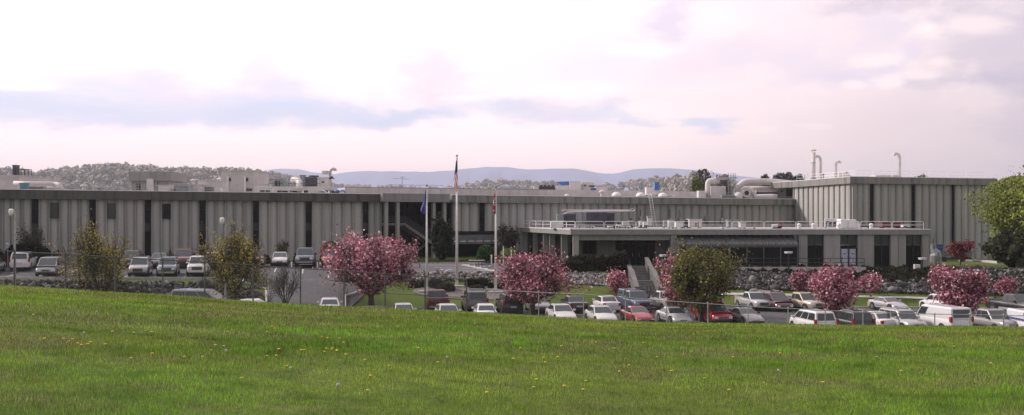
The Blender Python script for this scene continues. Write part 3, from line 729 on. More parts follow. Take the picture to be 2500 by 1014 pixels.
# stairs and cheek walls
st = thing('stairway', 'concrete entrance steps between two sloping cheek walls', 'stairs', (0, 0, 0))
SX0, SX1, Y0, Y1, z0, z1 = 13.0, 15.0, 120.0, 109.0, -5.46, -7.95
mb = MB(); n = 18
for k in range(n):
    land = 1.3 if k >= 8 else 0
    ya = Y0 - k * (Y0 - Y1 - 1.3) / n - land; yb = Y0 - (k + 1) * (Y0 - Y1 - 1.3) / n - land
    if k == 8: ya += 1.3
    mb.box(SX0, SX1, yb, ya, -9.0, z0 - (k + 1) * (z0 - z1) / n)
mb.box(SX0 - .3, SX1 + .3, 119.99, 122.05, -6.4, z0 + .0)
mb.build('steps', mat('step_concrete', (.20, .19, .18), .9, 0, .3, 3), st)
for xa, xb in ((SX0 - .35, SX0 - .01), (SX1 + .01, SX1 + .35)):
    h = .95
    P = [(Y0 + .2, z0 + h), (Y0 - 4.6, -6.5 + h), (Y0 - 6.0, -6.55 + h), (Y1 + .2, z1 + h - .1), (Y1 + .1, -9), (Y0 + .2, -9)]
    mb = MB(); mb.prism(P, 'x', xa, xb); q = mb.build('cheek_wall', mat('cheek_concrete', (.13, .125, .118), .9, 0, .3, 2), st)
    mb = MB(); 
    for (u, v) in zip(P[:3], P[1:4]): mb.add([(xa - .06, u[0], u[1] + .001), (xb + .06, u[0], u[1] + .001), (xb + .06, v[0], v[1] + .001), (xa - .06, v[0], v[1] + .001), (xa - .06, u[0], u[1] + .09), (xb + .06, u[0], u[1] + .09), (xb + .06, v[0], v[1] + .09), (xa - .06, v[0], v[1] + .09)], [(0, 1, 2, 3), (7, 6, 5, 4), (0, 4, 5, 1), (1, 5, 6, 2), (2, 6, 7, 3), (3, 7, 4, 0)])
    mb.build('coping', mat('coping_concrete', (.17, .165, .158), .9, 0, .2, 2), q)
for i_, px_ in enumerate((1511, 1530)):  # two unidentified red spots, given the shape of potted flowers
    bx_ = W(px_, 0, 124.2); pt_ = thing('red_spot', ('left red spot in the dark porch above the steps', 'right red spot in the dark porch above the steps')[i_], 'flower pot', (bx_.x, bx_.y, FB - .05))
    mb = MB(); mb.tube([(0, 0, 0), (0, 0, .5)], [.16, .24], 10); mb.build('pot', DARKM, pt_)
    mb = MB(); mb.ball((0, 0, .78), .26, .24, .2, 9, 6); mb.build('flowers', mat('spot_red', (.55, .05, .03), .7, 0, .3, 20), pt_)
    mb = MB(); mb.tube([(0, 0, .45), (0, 0, .7)], .05, 5); mb.build('stem', STEMG, pt_)
hr = thing('handrail', 'short black metal handrail at the foot of the entrance steps', 'handrail', at(1588, 108.2))
for s_ in (-.12, .25):
    mb = MB(); mb.tube([(s_, 0, 0), (s_, 0, .95), (s_, 1.6, 1.5), (s_, 1.6, .5)], .035, 5); mb.build('rail', BLACKP, hr)
mb = MB(); mb.box(-1.2, 1.6, -.2, .2, -.3, .42); o = mb.build('kerb_block', WHITE, None, at(1592, 106.6)); tag(o, 'white and yellow painted barrier at the foot of the steps', 'barrier')
mb = MB(); mb.box(-.9, 1.5, -.26, -.205, .12, .34); mb.build('yellow_band', YELLOW, o)

# guard rails along roofs
def guard(name, label, pts, z, n, h=1.0, m=WHITE, r=.035, double=True, gap=.12):
    """rounded hoop sections along a polyline of plan points"""
    P = [Vector(q) for q in pts]; tot = sum((b - a).length for a, b in zip(P[:-1], P[1:]))
    def pos(t):
        t *= tot
        for a, b in zip(P[:-1], P[1:]):
            l = (b - a).length
            if t <= l + 1e-6: return a + (b - a) * (t / l)
            t -= l
        return P[-1]
    t0 = pos(0); root = thing(name, label, 'guard rail', (t0.x, t0.y, z))
    for k in range(n):
        a = pos((k + .5 * gap / (tot / n)) / n) - t0; b = pos((k + 1 - .5 * gap / (tot / n)) / n) - t0
        d = (b - a).normalized() * .18; mb = MB()
        mb.tube([(a.x, a.y, 0), (a.x, a.y, h - .18), (a.x + d.x * .4, a.y + d.y * .4, h - .05), (a.x + d.x, a.y + d.y, h), (b.x - d.x, b.y - d.y, h), (b.x - d.x * .4, b.y - d.y * .4, h - .05), (b.x, b.y, h - .18), (b.x, b.y, 0)], r, 5)
        if double: mb.tube([(a.x, a.y, h * .52), (b.x, b.y, h * .52)], r * .9, 5)
        mb.build('rail_section', m, root)
    return root
def P2(px, Y): return ((px - 1250) / F * Y, Y)
guard('roof_guard_rail', 'white looped guard rail along the front roof edge of the low annex', [P2(1262, 152.0), P2(1407, 122.8), P2(2256, 122.8)], FZ + .04, 19, .85, WHITE, .03)
guard('roof_guard_rail', 'white looped guard rail round the tower roof', [P2(1975, 172), P2(2090, 158.5), P2(2402, 165.5)], TZ + .06, 11, .95, WHITE, .035)
guard('roof_guard_rail', 'thin pale guard rail on the far left roof edge', [P2(128, LW.Y(128, 2)), P2(520, LW.Y(520, 2))], RZ, 7, .75, GALV, .03)
guard('roof_guard_rail', 'pale hoop rail in front of the pipe deck on the left roof', [P2(628, LW.Y(628, 1.5)), P2(742, LW.Y(742, 1.5))], RZ, 3, .75, WHITE, .04)
guard('roof_guard_rail', 'thin grey hoop rail on top of the beige rear block', [P2(945, 170), P2(1082, 174)], RBZ, 4, .75, GREYM, .035, False)
guard('roof_guard_rail', 'green grey rail beside the thick flue on the tower roof', [P2(1945, 178), P2(2005, 171)], TZ, 3, 1.1, TANK, .05)
# ---------------- rooftop equipment ----------------
def U(name, label, cat, px0, px1, ytop, Y, zb, depth=2.0, m=BEIGE, louv=None, cap=True, vents=0, slope=0, group=None, rz=0.0, feet=True, lm=LOUV):
    """housing standing at depth Y from column px0 to px1 with its top at row ytop"""
    x0, x1 = (px0 - 1250) / F * Y, (px1 - 1250) / F * Y; h = (HY - ytop) * Y / F - zb; w_ = x1 - x0
    o = thing(name, label, cat, ((x0 + x1) / 2, Y, zb), rz, group)
    f = .12 if feet else 0.0
    mb = MB()
    if slope: mb.prism([(-w_ / 2, f), (w_ / 2, f), (w_ / 2 - slope * w_, h), (-w_ / 2, h)], 'y', 0, depth)
    else: mb.box(-w_ / 2, w_ / 2, 0, depth, f, h - (.08 if cap else 0))
    mb.build('housing', m, o, bevel=.03)
    if cap: mb = MB(); mb.box(-w_ / 2 - .06, w_ / 2 + .06, -.06, depth + .06, h - .08, h); mb.build('cap', m, o)
    if f:
        mb = MB()
        for s_ in (-1, 1): mb.box(s_ * w_ * .42 - .06, s_ * w_ * .42 + .06, .1, depth - .1, 0, f)
        mb.build('feet', DARKM, o)
    for (a, b, c, d) in (louv or []):
        mb = MB(); X0, X1, Z0, Z1 = -w_ / 2 + a * w_, -w_ / 2 + b * w_, f + c * (h - f), f + d * (h - f)
        n = max(3, min(10, int((Z1 - Z0) / .12)))
        for k in range(n): mb.box(X0, X1, -.05, -.005, Z0 + k * (Z1 - Z0) / n, Z0 + (k + .72) * (Z1 - Z0) / n)
        mb.build('louver', lm, o)
    for k in range(vents):
        mb = MB(); xx = -w_ / 2 + (k + .5) * w_ / vents; mb.tube([(xx, depth / 2, h), (xx, depth / 2, h + .22)], min(w_ / vents, depth) * .36, 10); mb.build('fan', DARKM, o)
    return o
def pipe(name, label, cat, pts, r, zb=None, m=BEIGE, n=12, group=None, supports=()):
    """pts: (px, py, Y) of the centre line"""
    Pw = [W(*q) for q in pts]; b = Vector((Pw[0].x, Pw[0].y, zb if zb is not None else min(q.z for q in Pw)))
    o = thing(name, label, cat, b, 0, group)
    mb = MB(); mb.tube([q - b for q in smooth_path(Pw)], r, n); mb.build('duct', m, o, smooth=True)
    for i in supports:
        q = Pw[i] - b; mb = MB(); mb.tube([(q.x, q.y, 0), (q.x, q.y, q.z)], .06, 5); mb.build('support', GALVD, o)
    return o
def smooth_path(P, k=5, frac=.45):
    out_ = [P[0]]
    for a, b, c in zip(P[:-2], P[1:-1], P[2:]):
        l = min((b - a).length, (c - b).length) * frac; p0 = b + (a - b).normalized() * l; p1 = b + (c - b).normalized() * l
        for i in range(k + 1):
            t = i / k; out_.append(p0 * (1 - t) ** 2 + b * 2 * t * (1 - t) + p1 * t * t)
    return out_ + [P[-1]]
def stack(label, px, ytop, Y, zb, r, bend=None, m=BEIGE, group=None):
    b = W(px, 0, Y); zt_ = (HY - ytop) * Y / F; o = thing('flue_pipe', label, 'flue', (b.x, Y, zb), 0, group); h = zt_ - zb
    mb = MB()
    if bend:
        q = [Vector((0, 0, 0)), Vector((0, 0, h - r)), Vector((bend * r * 3.4, 0, h - r * 1.0)), Vector((bend * r * 3.6, 0, h - r * 2.4))]
        mb.tube(smooth_path(q, 6, .8), r, 12)
    else: mb.tube([(0, 0, 0), (0, 0, h - r * 1.6)], r, 14)
    mb.build('pipe', m, o, smooth=True)
    if not bend:
        mb = MB(); mb.tube([(0, 0, h - r * .7), (0, 0, h - r * .35), (0, 0, h)], [r * 1.5, r * 1.6, r * 1.1], 14); mb.build('rain_cap', m, o)
        mb = MB()
        for k in range(4): a = k * math.pi / 2 + .5; mb.tube([(math.cos(a) * r * .9, math.sin(a) * r * .9, h - r * 1.7), (math.cos(a) * r * 1.1, math.sin(a) * r * 1.1, h - r * .6)], .03, 4)
        mb.tube([(0, 0, h * .55), (0, 0, h * .55 + .12)], r * 1.12, 14); mb.build('collar', GREYM, o)
    mb = MB(); mb.tube([(0, 0, 0), (0, 0, .35)], r * 1.5, 12); mb.build('base_flashing', GREYM, o)
    return o
def mushroom(label, px, ytop, Y, zb, r, group='mushroom vents on the roofs', m=BEIGE):
    b = W(px, 0, Y); h = (HY - ytop) * Y / F - zb; o = thing('roof_vent', label, 'vent', (b.x, Y, zb), 0, group)
    mb = MB(); mb.tube([(0, 0, 0), (0, 0, h - r * .6)], r * .55, 10); mb.build('neck', m, o)
    mb = MB(); mb.tube([(0, 0, h - r * .75), (0, 0, h - r * .45), (0, 0, h)], [r, r, r * .3], 12); mb.build('hood', m, o, smooth=False)
    return o
LY = lambda px, d=0.0: LW.Y(px) + d
# far left roof
U('roof_penthouse', 'beige roof penthouse cut by the left edge of the photo', 'penthouse', -70, 48, 428, LY(0, 22), RZ, 12, BEIGE2, [(0.0, 1.0, .78, 1.0)], True, lm=BEIGE2)
t_ = thing('roof_ladder_cage', 'grey steel ladder cage standing behind the left penthouse', 'ladder cage', (W(56, 0, LY(56, 30)).x, LY(56, 30), RZ))
for dx in (-.75, -.25, .25, .75):
    for dy in (0, 1.0): mb = MB(); mb.tube([(dx, dy, 0), (dx, dy, 3.6)], .05, 5); mb.build('upright', GALVD, t_)
for zz in (1.2, 1.9, 2.6, 3.6): mb = MB(); mb.tube([(-.75, 0, zz), (.75, 0, zz), (.75, 1, zz), (-.75, 1, zz), (-.75, 0, zz)], .05, 5); mb.build('hoop', GALVD, t_)
U('exhaust_unit', 'pale blue grey exhaust box with a black outlet beside the ladder cage', 'exhaust unit', 30, 40, 403, LY(35, 30), RZ, 1.0, LAV, [(.65, .98, .45, .85)], True, lm=BLACKP)
pipe('roof_duct', 'long pale round duct lying along the far left roof and bending down', 'duct', [(36, 447, LY(40, 12)), (60, 448, LY(60, 10)), (134, 449, LY(134, 10)), (146, 452, LY(146, 9)), (152, 463, LY(150, 9))], .24, RZ, BEIGE, supports=(1, 2))
pipe('roof_duct', 'short pale duct with ribbed collar lying under the long left duct', 'duct', [(108, 459, LY(108, 7)), (140, 459.5, LY(140, 7)), (156, 461, LY(156, 7))], .16, RZ, BEIGE)
U('pump_unit', 'small teal and blue pump cabinet under the long left duct', 'cabinet', 48, 64, 447, LY(56, 6), RZ, .8, mat('teal_metal', (.10, .22, .26), .5), [(.1, .9, .05, .35)], True, lm=BLUE)
U('pipe_rack', 'low grey pipe rack between the long left duct and the roof edge', 'pipe rack', 70, 106, 455, LY(88, 5), RZ, .9, GREYM, [(0, .5, .1, .8), (.6, 1, .1, .8)], False)
mushroom('white capped mushroom vent alone on the left roof before the wooded hill', 205, 449, LY(205, 8), RZ, .42)
U('condensing_unit', 'small dark slatted unit behind the thin rail on the left roof', 'condenser', 238, 248, 458, LY(243, 6), RZ, .7, GREYM, [(.1, .9, .1, .9)])
o = U('roof_penthouse', 'ribbed concrete roof penthouse with one small dark window', 'penthouse', 322, 414, 442, LY(368, 20), RZ, 6, CONC, [], True)
x_ = 92 / F * LY(368, 20); mb = MB(); h_ = (HY - 442) * LY(368, 20) / F - RZ
mb.box(-x_ / 2 - .3, x_ / 2 + .3, -.4, 6.2, h_ + .002, h_ + 1.25); mb.build('fascia', FASC2, o, bevel=.02)
mb = MB(); mb.box(-x_ / 2 + .65, -x_ / 2 + 1.15, -.05, -.01, .7, 1.5); mb.build('window', GLASS, o)
mb = MB()
for k in range(12): mb.box(-x_ / 2 + k * x_ / 12, -x_ / 2 + k * x_ / 12 + .08, -.14, -.01, 0, h_)
mb.build('ribs', CONC, o)
U('duct_cover', 'tall beige duct casing on the front of the ribbed penthouse', 'duct', 358, 372, 437, LY(365, 17), RZ, .8, BEIGE, [], False, slope=.2)
U('low_duct_casing', 'low beige duct casing right of the ribbed penthouse', 'duct', 386, 424, 452, LY(400, 14), RZ, 1.4, BEIGE, [], True, slope=.15)
U('condensing_unit', 'green grey condenser with slanted top left of the beige block', 'condenser', 424, 462, 449, LY(443, 9), RZ, 2, TANK, [(.05, .95, .12, .9)], False, slope=.12, lm=GREYM)
U('control_box', 'small black framed box at the edge of the left roof', 'box', 417, 427, 460.5, LY(422, 2), RZ, .4, BLACKP, [(.2, .8, .3, .7)], False, lm=WHITE)
U('air_handler', 'beige air handler with a round stub pipe left of the big beige block', 'air handler', 462, 484, 450, LY(473, 10), RZ, 3, BEIGE, [], True)
mushroom('beige stub vent on top of the air handler left of the beige block', 472, 437, LY(473, 12), RZ + 1.0, .35)
U('air_handler', 'long beige air handler with two grey louvred panels', 'air handler', 483, 542, 441, LY(512, 12), RZ, 3, BEIGE, [(.05, .25, .02, .5), (.28, .66, .02, .5)], True)
U('hood_vent', 'small wedge shaped beige hood in front of the beige block', 'vent', 524, 541, 459, LY(532, 4), RZ, 1, BEIGE, [], False, slope=.3)
mushroom('tiny white dome vent left of the big beige block', 535, 434, LY(535, 22), RZ + 1, .35, m=WHITE)
o = U('roof_block', 'tall plain beige plant room standing highest on the left roof', 'plant room', 540, 620, 417, LY(580, 18), RZ, 9, BEIGE2, [(.74, .95, .16, .27)], True, lm=BLACKP)
for px in (557, 599):
    q = W(px, 0, LY(580, 18)); mb = MB(); xx = q.x - o.location.x; mb.box(xx - .12, xx + .12, -.25, -.01, 0, 2.7); mb.build('downpipe', WHITE, o)
    mb = MB(); mb.box(xx + .2, xx + .38, -.25, -.01, 2.0, 2.4); mb.build('wall_lamp', DARKM, o)
pipe('steel_mast', 'thin grey steel mast right of the tall beige plant room', 'mast', [(622, 463, LY(622, 20)), (622, 424, LY(622, 20))], .12, RZ, LAV, 6)
U('tank', 'low pale cylinder tank casing right of the tall plant room', 'tank', 633, 657, 449, LY(645, 15), RZ, 1.6, BEIGE, [], True)
U('low_duct_casing', 'low cream duct casing behind the hoop rail on the left roof', 'duct', 620, 672, 456, LY(646, 7), RZ, 1.2, BEIGE, [(.3, .5, .0, .5), (.55, .75, .0, .5)], False, lm=BLACKP)
o = U('service_deck', 'long beige raised service deck with dark gap beneath on the left roof', 'deck', 656, 815, 456, LY(735, 8), RZ + .55, 3.0, BEIGE, [], False, feet=False)
mb = MB()
for k in range(9): xx = -5.2 + k * 1.3; mb.box(xx - .06, xx + .06, .1, .25, -.55, -.001)
mb.build('leg', GALV, o)
mb = MB()
for k in range(6): mb.box(-5.2 + k * 1.75, -5.2 + k * 1.75 + 1.5, 1.0, 1.5, -.5, -.05)
mb.build('pipework', DARKM, o)
U('louvred_unit', 'dark louvred unit with green grey sloping side on the deck', 'ventilation unit', 671, 702, 440, LY(686, 10), RZ + .8, 1.8, TANK, [(0.0, .22, .1, .95), (.3, .42, .1, .95)], False, slope=.12, lm=BLACKP)
g_ = thing('deck_railing', 'thin blue grey railing frame on the service deck', 'railing', (W(656, 0, LY(700, 9.5)).x, LY(700, 9.5), RZ + 1.0))
for a, b in ((0, 1.9), (2.6, 4.4), (4.6, 6.8)):
    mb = MB(); mb.tube([(a, 0, 0), (a, 0, 1.0), (b, 0, 1.0), (b, 0, 0)], .03, 4); mb.tube([(a, 0, .5), (b, 0, .5)], .03, 4); mb.build('rail', LAV, g_)
pipe('elbow_duct', 'beige elbow duct rising from the middle of the deck', 'duct', [(715, 440, LY(730, 11)), (731, 441, LY(730, 10)), (731, 464, LY(730, 8))], .42, RZ, BEIGE)
U('switch_cabinet', 'pale green cabinet above the elbow duct on the deck', 'cabinet', 732, 744, 427.5, LY(738, 13), RZ + .8, 1, TANK, [], True)
U('cooling_unit', 'grey horizontally ribbed cooling unit with a small round hatch', 'cooling unit', 745, 779, 432, LY(762, 12), RZ + .8, 2.5, GREYM, [(.02, .98, .05, .95)], True, vents=1, lm=LAV)
U('air_handler', 'stepped beige air handler under the gooseneck flue on the deck', 'air handler', 775, 803, 433, LY(789, 10), RZ + .9, 2, BEIGE, [(.35, .6, .45, .65)], True)
U('fan_housing', 'small beige fan housing on top of the stepped air handler', 'fan housing', 786, 799, 423.5, LY(789, 10.4), RZ + 3.2, 1, BEIGE, [], True)
stack('beige gooseneck flue on the left roof before the blue ridge', 806, 409, LY(806, 11), RZ + .8, .2, 1)
U('motor', 'dark fan motor at the foot of the left gooseneck flue', 'motor', 804, 814, 435, LY(809, 9.5), RZ + 2.2, .6, DARKM, [], True, vents=1)
U('low_duct_casing', 'wide low beige wedge casing at the right end of the deck', 'duct', 752, 798, 463, LY(775, 4), RZ, 2, BEIGE, [(.6, .95, .3, .6)], False, slope=.3, lm=TANK)
for i, (a, b, yt) in enumerate(((816, 829, 466), (830, 841, 465))):
    o = thing('tarp_bundle', ('crumpled blue tarp over pipes near the end of the left roof', 'blue and white strapped bundle at the end of the left roof')[i], 'tarp', ((a + b - 2500) / 2 / F * LY(a, 3), LY(a, 3), RZ))
    mb = MB(); mb.ball((0, 0, .3), .42, .5, .32, 7, 5); mb.build('sheet', BLUE, o); mb = MB(); mb.box(-.3, .3, -.52, -.3, .1, .32); mb.build('strap', WHITE if i else DARKM, o)
# antenna behind the entrance
o = thing('antenna', 'thin television antenna mast on the beige rear block', 'antenna', (W(982, 0, 176).x, 176, RBZ))
mb = MB(); mb.tube([(0, 0, 0), (0, 0, 2.3)], .05, 5); mb.build('mast', GREYM, o)
mb = MB(); mb.tube([(-1.5, 0, 1.95), (1.1, 0, 1.85)], .035, 4); mb.tube([(-.4, 0, 2.2), (.5, 0, 2.2)], .03, 4)
for k in range(7): mb.tube([(-1.3 + k * .35, -.35, 1.93), (-1.3 + k * .35, .35, 1.93)], .02, 4)
mb.build('boom', GREYM, o)
# units on the rear block
U('air_handler', 'beige unit with dark fan row left of the blue hooded unit', 'air handler', 1303, 1318, 454, 192, RBZ, 3, BEIGE, [], True)
U('condensing_unit', 'row of dark condenser fans beside the blue hooded unit', 'condenser', 1316, 1355, 455, 191, RBZ, 2.5, DARKM, [(.02, .3, .1, .6), (.35, .65, .1, .6), (.7, .97, .1, .6)], False, vents=4, lm=RUST)
o = U('air_handler', 'pale unit with blue tarpaulin hood on the rear block', 'air handler', 1360, 1394, 453, 190, RBZ, 3, BEIGE, [], True)
mb = MB(); hh = (HY - 453) * 190 / F - RBZ; mb.prism([(-1.3, hh + .65), (1.25, hh + .75), (1.25, hh + .01), (-.4, hh + .01)], 'y', .1, 2.4); mb.build('tarpaulin', BLUE, o)
U('air_handler', 'tall blank beige box right of the blue tarpaulin hood', 'air handler', 1391, 1417, 442.5, 189, RBZ, 4, BEIGE, [(.3, .34, .3, .34)], True)
U('intake_hood', 'beige intake hood with black slot right of the tall blank box', 'intake hood', 1422, 1453, 445, 190, RBZ, 3, BEIGE, [(.52, .95, .48, .68), (.1, .3, .55, .75)], False, slope=.08, lm=BLACKP)
U('condensing_unit', 'grey blue condenser in front of the intake hood', 'condenser', 1443, 1456, 459, 186, RBZ, 1, LAV, [(.1, .9, .1, .9)], False, lm=BLUE)
U('low_duct_casing', 'long low beige casing right of the intake hood', 'duct', 1455, 1482, 456, 195, RBZ, 3, BEIGE, [], True)
mushroom('tall grey round vent in the middle behind the long roof edge', 1470, 464, LY(1470, 6), RZ, .5, m=BEIGE)
mushroom('small white dome left of the tall grey round vent', 1384, 474, LY(1384, 3), RZ, .35, m=WHITE)
for i, px in enumerate((1505, 1564, 1618)):
    o = thing('skylight_dome', ('white dome skylight nearest the tall round vent', 'white dome skylight left of the wall ladder top', 'white dome skylight right of the wall ladder top')[i], 'skylight', (W(px, 0, LY(px, 4)).x, LY(px, 4), RZ))
    mb = MB(); mb.ball((0, 0, .25), .75, .75, .62, 10, 7, lo=-.2); mb.build('dome', WHITE, o, smooth=True); mb = MB(); mb.cbox(0, 0, 0, 1.5, 1.5, .22); mb.build('frame', GALV, o)
o = U('air_handler', 'pale wedge hood with blue tarp above the ladder top', 'air handler', 1578, 1608, 458, LY(1595, 18), RZ + .7, 2, WHITE, [], False, slope=.1)
mb = MB(); mb.box(.35, 1.1, -.2, 1.9, .9, 2.2); mb.build('tarpaulin', BLUE, o)
U('low_duct_casing', 'low white dome casing with dark slot right of the blue tarp', 'duct', 1620, 1650, 476, LY(1635, 5), RZ, 1.5, WHITE, [(.3, .7, .5, .7)], False, slope=.1, lm=DARKM)
# big ducts on the right
DY = LY(1760, 10)
o = U('dust_collector', 'large beige dust collector housing with access door', 'dust collector', 1735, 1772, 455, DY, RZ, 4, BEIGE, [(.66, .98, .1, .92)], False, lm=BEIGE2)
U('collector_head', 'wide beige top box of the dust collector joined to the elbow duct', 'plenum', 1748, 1781, 433, DY + .5, RZ + 3.4, 3.4, BEIGE2, [], True, feet=False)
pipe('elbow_duct', 'thick beige elbow duct curving down left of the dust collector', 'duct', [(1756, 442, DY + 1), (1729, 442, DY + 1), (1728, 458, DY + 1), (1728, 487, DY + 1)], .47, RZ, BEIGE, 16)
U('cyclone', 'beige rounded cyclone casing left of the elbow duct', 'cyclone', 1706, 1724, 466, DY - 1, RZ, 2, BEIGE, [], False, slope=.12)
U('pipe_rack', 'grey pipe rack between the dust collector and the long overhead duct', 'pipe rack', 1762, 1794, 476, DY - 2, RZ, 1, TANK, [(0, 1, .2, .8)], False)
o = thing('open_pipework', 'open grey pipe frame right of the dust collector', 'pipe frame', (W(1786, 0, DY).x, DY, RZ))
for dx in (-.5, -.1, .3, .6): mb = MB(); mb.tube([(dx, 0, 0), (dx, 0, 4.4)], .06, 5); mb.build('pipe', GREYM, o)
mb = MB(); mb.tube([(-.9, 0, 3.6), (.9, 0, 3.6)], .09, 5); mb.build('beam', TANK, o)
EY = LY(1850, 9)
pipe('overhead_duct', 'longest and thickest beige overhead duct arching across to the tower', 'duct', [(1800, 487, EY), (1798, 462, EY), (1816, 444, EY), (1885, 444, EY + 1), (1950, 451, EY + 5)], .56, RZ, BEIGE, 18, supports=(2, 3))
pipe('elbow_duct', 'second beige duct curling under the long overhead duct', 'duct', [(1815, 487, EY - 1.5), (1812, 462, EY - 1.5), (1826, 459, EY - 1.5), (1838, 470, EY - 1.5), (1843, 482, EY - 1.5), (1860, 482, EY - 1.5)], .38, RZ, BEIGE, 14)
pipe('main_duct', 'straight beige duct with a black louvred strip below it', 'duct', [(1822, 460, EY + 1.5), (1905, 460, EY + 2)], .34, RZ, BEIGE, 14)
U('louvred_plenum', 'beige plenum with a long black louvred strip', 'plenum', 1846, 1899, 463, EY + .6, RZ, 2, BEIGE, [(.0, .98, .42, .75)], True, lm=BLACKP)
o = thing('blower', 'round beige blower casing with black round opening', 'blower', (W(1823, 0, EY - 3).x, EY - 3, RZ))
mb = MB(); mb.tube([(0, 0, 1.0), (0, 1.0, 1.0)], .7, 16); mb.build('scroll', BEIGE, o); mb = MB(); mb.tube([(0, -.06, 1.1), (0, -.005, 1.1)], .38, 14); mb.build('inlet', BLACKP, o)
mb = MB(); mb.box(-.5, .5, .1, 1.1, 0, .3); mb.build('feet', DARKM, o)
o = thing('dome_tank', 'small beige dome ended tank left of the round blower', 'tank', (W(1803, 0, EY - 4).x, EY - 4, RZ))
mb = MB(); mb.ball((0, 0, .5), .72, .72, .75, 12, 8); mb.build('shell', BEIGE, o, smooth=True); mb = MB(); mb.box(-.4, .4, -.4, .4, 0, .2); mb.build('feet', DARKM, o)
pipe('low_duct', 'fat low beige duct lying right of the round blower', 'duct', [(1842, 481, EY - 3), (1870, 480, EY - 3), (1897, 480, EY - 3)], .42, RZ, BEIGE, 14)
U('air_handler', 'beige air handler with dark round port beside the tower', 'air handler', 1899, 1919, 457, EY + 1, RZ, 3, BEIGE, [(.35, .6, .6, .75)], True, lm=DARKM)
U('intake_louver', 'large black louvred intake next to the tower wall', 'intake', 1918, 1942, 459, EY + 3, RZ, 3, BEIGE, [(.03, .97, .3, .95)], True, lm=BLACKP)
# tower roof
TZr = TZ + .06
stack('thick capped flue on the tower roof, tallest of the four', 1986, 365, 172, TZr, .32)
stack('slim gooseneck flue bending left beside the thick capped flue', 2003, 378, 173, TZr, .24, -1)
stack('short gooseneck flue bending right on the tower roof', 2041, 392, 171, TZr, .19, 1)
stack('lone tall gooseneck flue above the middle of the tower', 2196, 372, 168, TZr, .24, -1)
U('roof_hatch', 'low sloped beige hatch behind the tower guard rail', 'hatch', 2048, 2082, 423, 170, TZr, 3, BEIGE, [], False, slope=.25)
U('roof_unit', 'flat low grey unit at the foot of the lone tower flue', 'roof unit', 2138, 2205, 428, 169, TZr, 3, BEIGE2, [], False, slope=.12)
mushroom('small round vent between the two tallest tower flues', 2067, 418, 172, TZr, .3)
mushroom('tiny green grey vent on the left end of the tower roof', 2010, 424, 174, TZr, .25, m=TANK)
# low annex roof
AZ = FZ + .04
U('exhaust_hood', 'bright white rounded exhaust hood at the left corner of the annex roof', 'exhaust hood', 1345, 1377, 541, 128, AZ, 1.5, WHITE, [], False, slope=.12)
U('chiller', 'lavender grey chiller at the left end of the annex roof', 'chiller', 1376, 1406, 523, 138, AZ, 2.5, LAV, [(.02, .98, .35, .98)], False, lm=LAV)
U('cabinet', 'grey green cabinet beside the left chiller', 'cabinet', 1360, 1376, 523, 141, AZ, 2, TANK, [], False)
U('chiller', 'large middle chiller with pale side panel on the annex roof', 'chiller', 1431, 1482, 518.5, 137, AZ, 3, LAV, [(.33, .98, .40, .98), (.02, .3, .0, .25), (.4, .7, .0, .25)], False, lm=LAV)
U('chiller', 'narrow lavender chiller section with white pillar on its left', 'chiller', 1482, 1500, 520, 139, AZ, 3, LAV, [(.3, .98, .35, .98)], False, lm=LAV)
U('pillar_duct', 'white square pillar duct between the two right chiller sections', 'duct', 1482, 1486, 520, 139.2, AZ, .4, GREYM, [], False)
pipe('wall_duct', 'long white square duct running along the wall above the chillers', 'duct', [(1376, 548, 140), (1373, 518, 144), (1450, 516.5, 147), (1548, 516, 155), (1549, 511, 156)], .12, AZ, BEIGE, 4)
pipe('wall_duct', 'thin white duct run just above the long square duct', 'duct', [(1372, 514, 144.5), (1535, 513.5, 154.5), (1545, 510, 156)], .08, AZ, BEIGE, 4)
U('control_cabinet', 'white control cabinet left of the roof ladder', 'cabinet', 1581, 1592, 528, 150, AZ, .8, BEIGE, [(.0, .8, .86, .98)], True, lm=DARKM)
rngr = random.Random(5)
labs = ['tan valve assembly right of the chillers', 'white pipe manifold in front of the chillers', 'white valve box left of the ladder on the annex roof', 'dark pump cluster behind the rail before the chillers', 'white pump skid below the wall duct end', 'pale flanged valve near the ladder foot', 'white drum right of the valve box', 'low white tray unit before the middle chiller']
for i, (a, b, y_, Y_, m_) in enumerate(((1505, 1516, 548, 131, BEIGE), (1484, 1540, 552, 127, WHITE), (1520, 1536, 541, 134, BEIGE), (1500, 1512, 551, 126, DARKM), (1536, 1545, 538, 135, GREYM), (1561, 1568, 540, 134, WHITE), (1571, 1580, 543, 130, WHITE), (1402, 1452, 552, 130, BEIGE))):
    o = U('roof_plant', labs[i], 'plant', a, b, y_, Y_, AZ, .9, m_, [(.1, .9, .1, .4)], False, lm=DARKM, vents=1 if i in (0, 4) else 0)
    mb = MB(); w2 = (b - a) / F * Y_ / 2
    for k in range(max(2, int(w2 * 1.4))): xx = -w2 + (k + .5) * 2 * w2 / max(2, int(w2 * 1.4)); mb.tube([(xx, -.3, .0), (xx, -.3, .35), (xx + .3, -.35, .38)], .07, 6)
    mb.build('pipework', WHITE if m_ == DARKM else GALVD, o)
U('wedge_hood', 'grey green sloped hood right of the ladder on the annex roof', 'hood', 1621, 1634, 539, 134, AZ, 1, TANK, [], False, slope=.0)
U('vent_unit', 'beige vent unit with a small dark port on the annex roof', 'vent unit', 1633, 1645, 537.5, 127, AZ, 1, BEIGE, [(.6, .8, .35, .5)], True, lm=BLACKP)
U('vent_unit', 'plain pale vent box right of the ported vent unit', 'vent unit', 1650, 1668, 541, 129, AZ, 1.2, WHITE, [], True)
U('air_handler', 'tallest beige air handler with blue grey side on the annex roof', 'air handler', 1683, 1714, 535, 131, AZ, 2, BEIGE, [(.45, .6, .1, .5), (.7, .75, .1, .7)], True, lm=LAV)
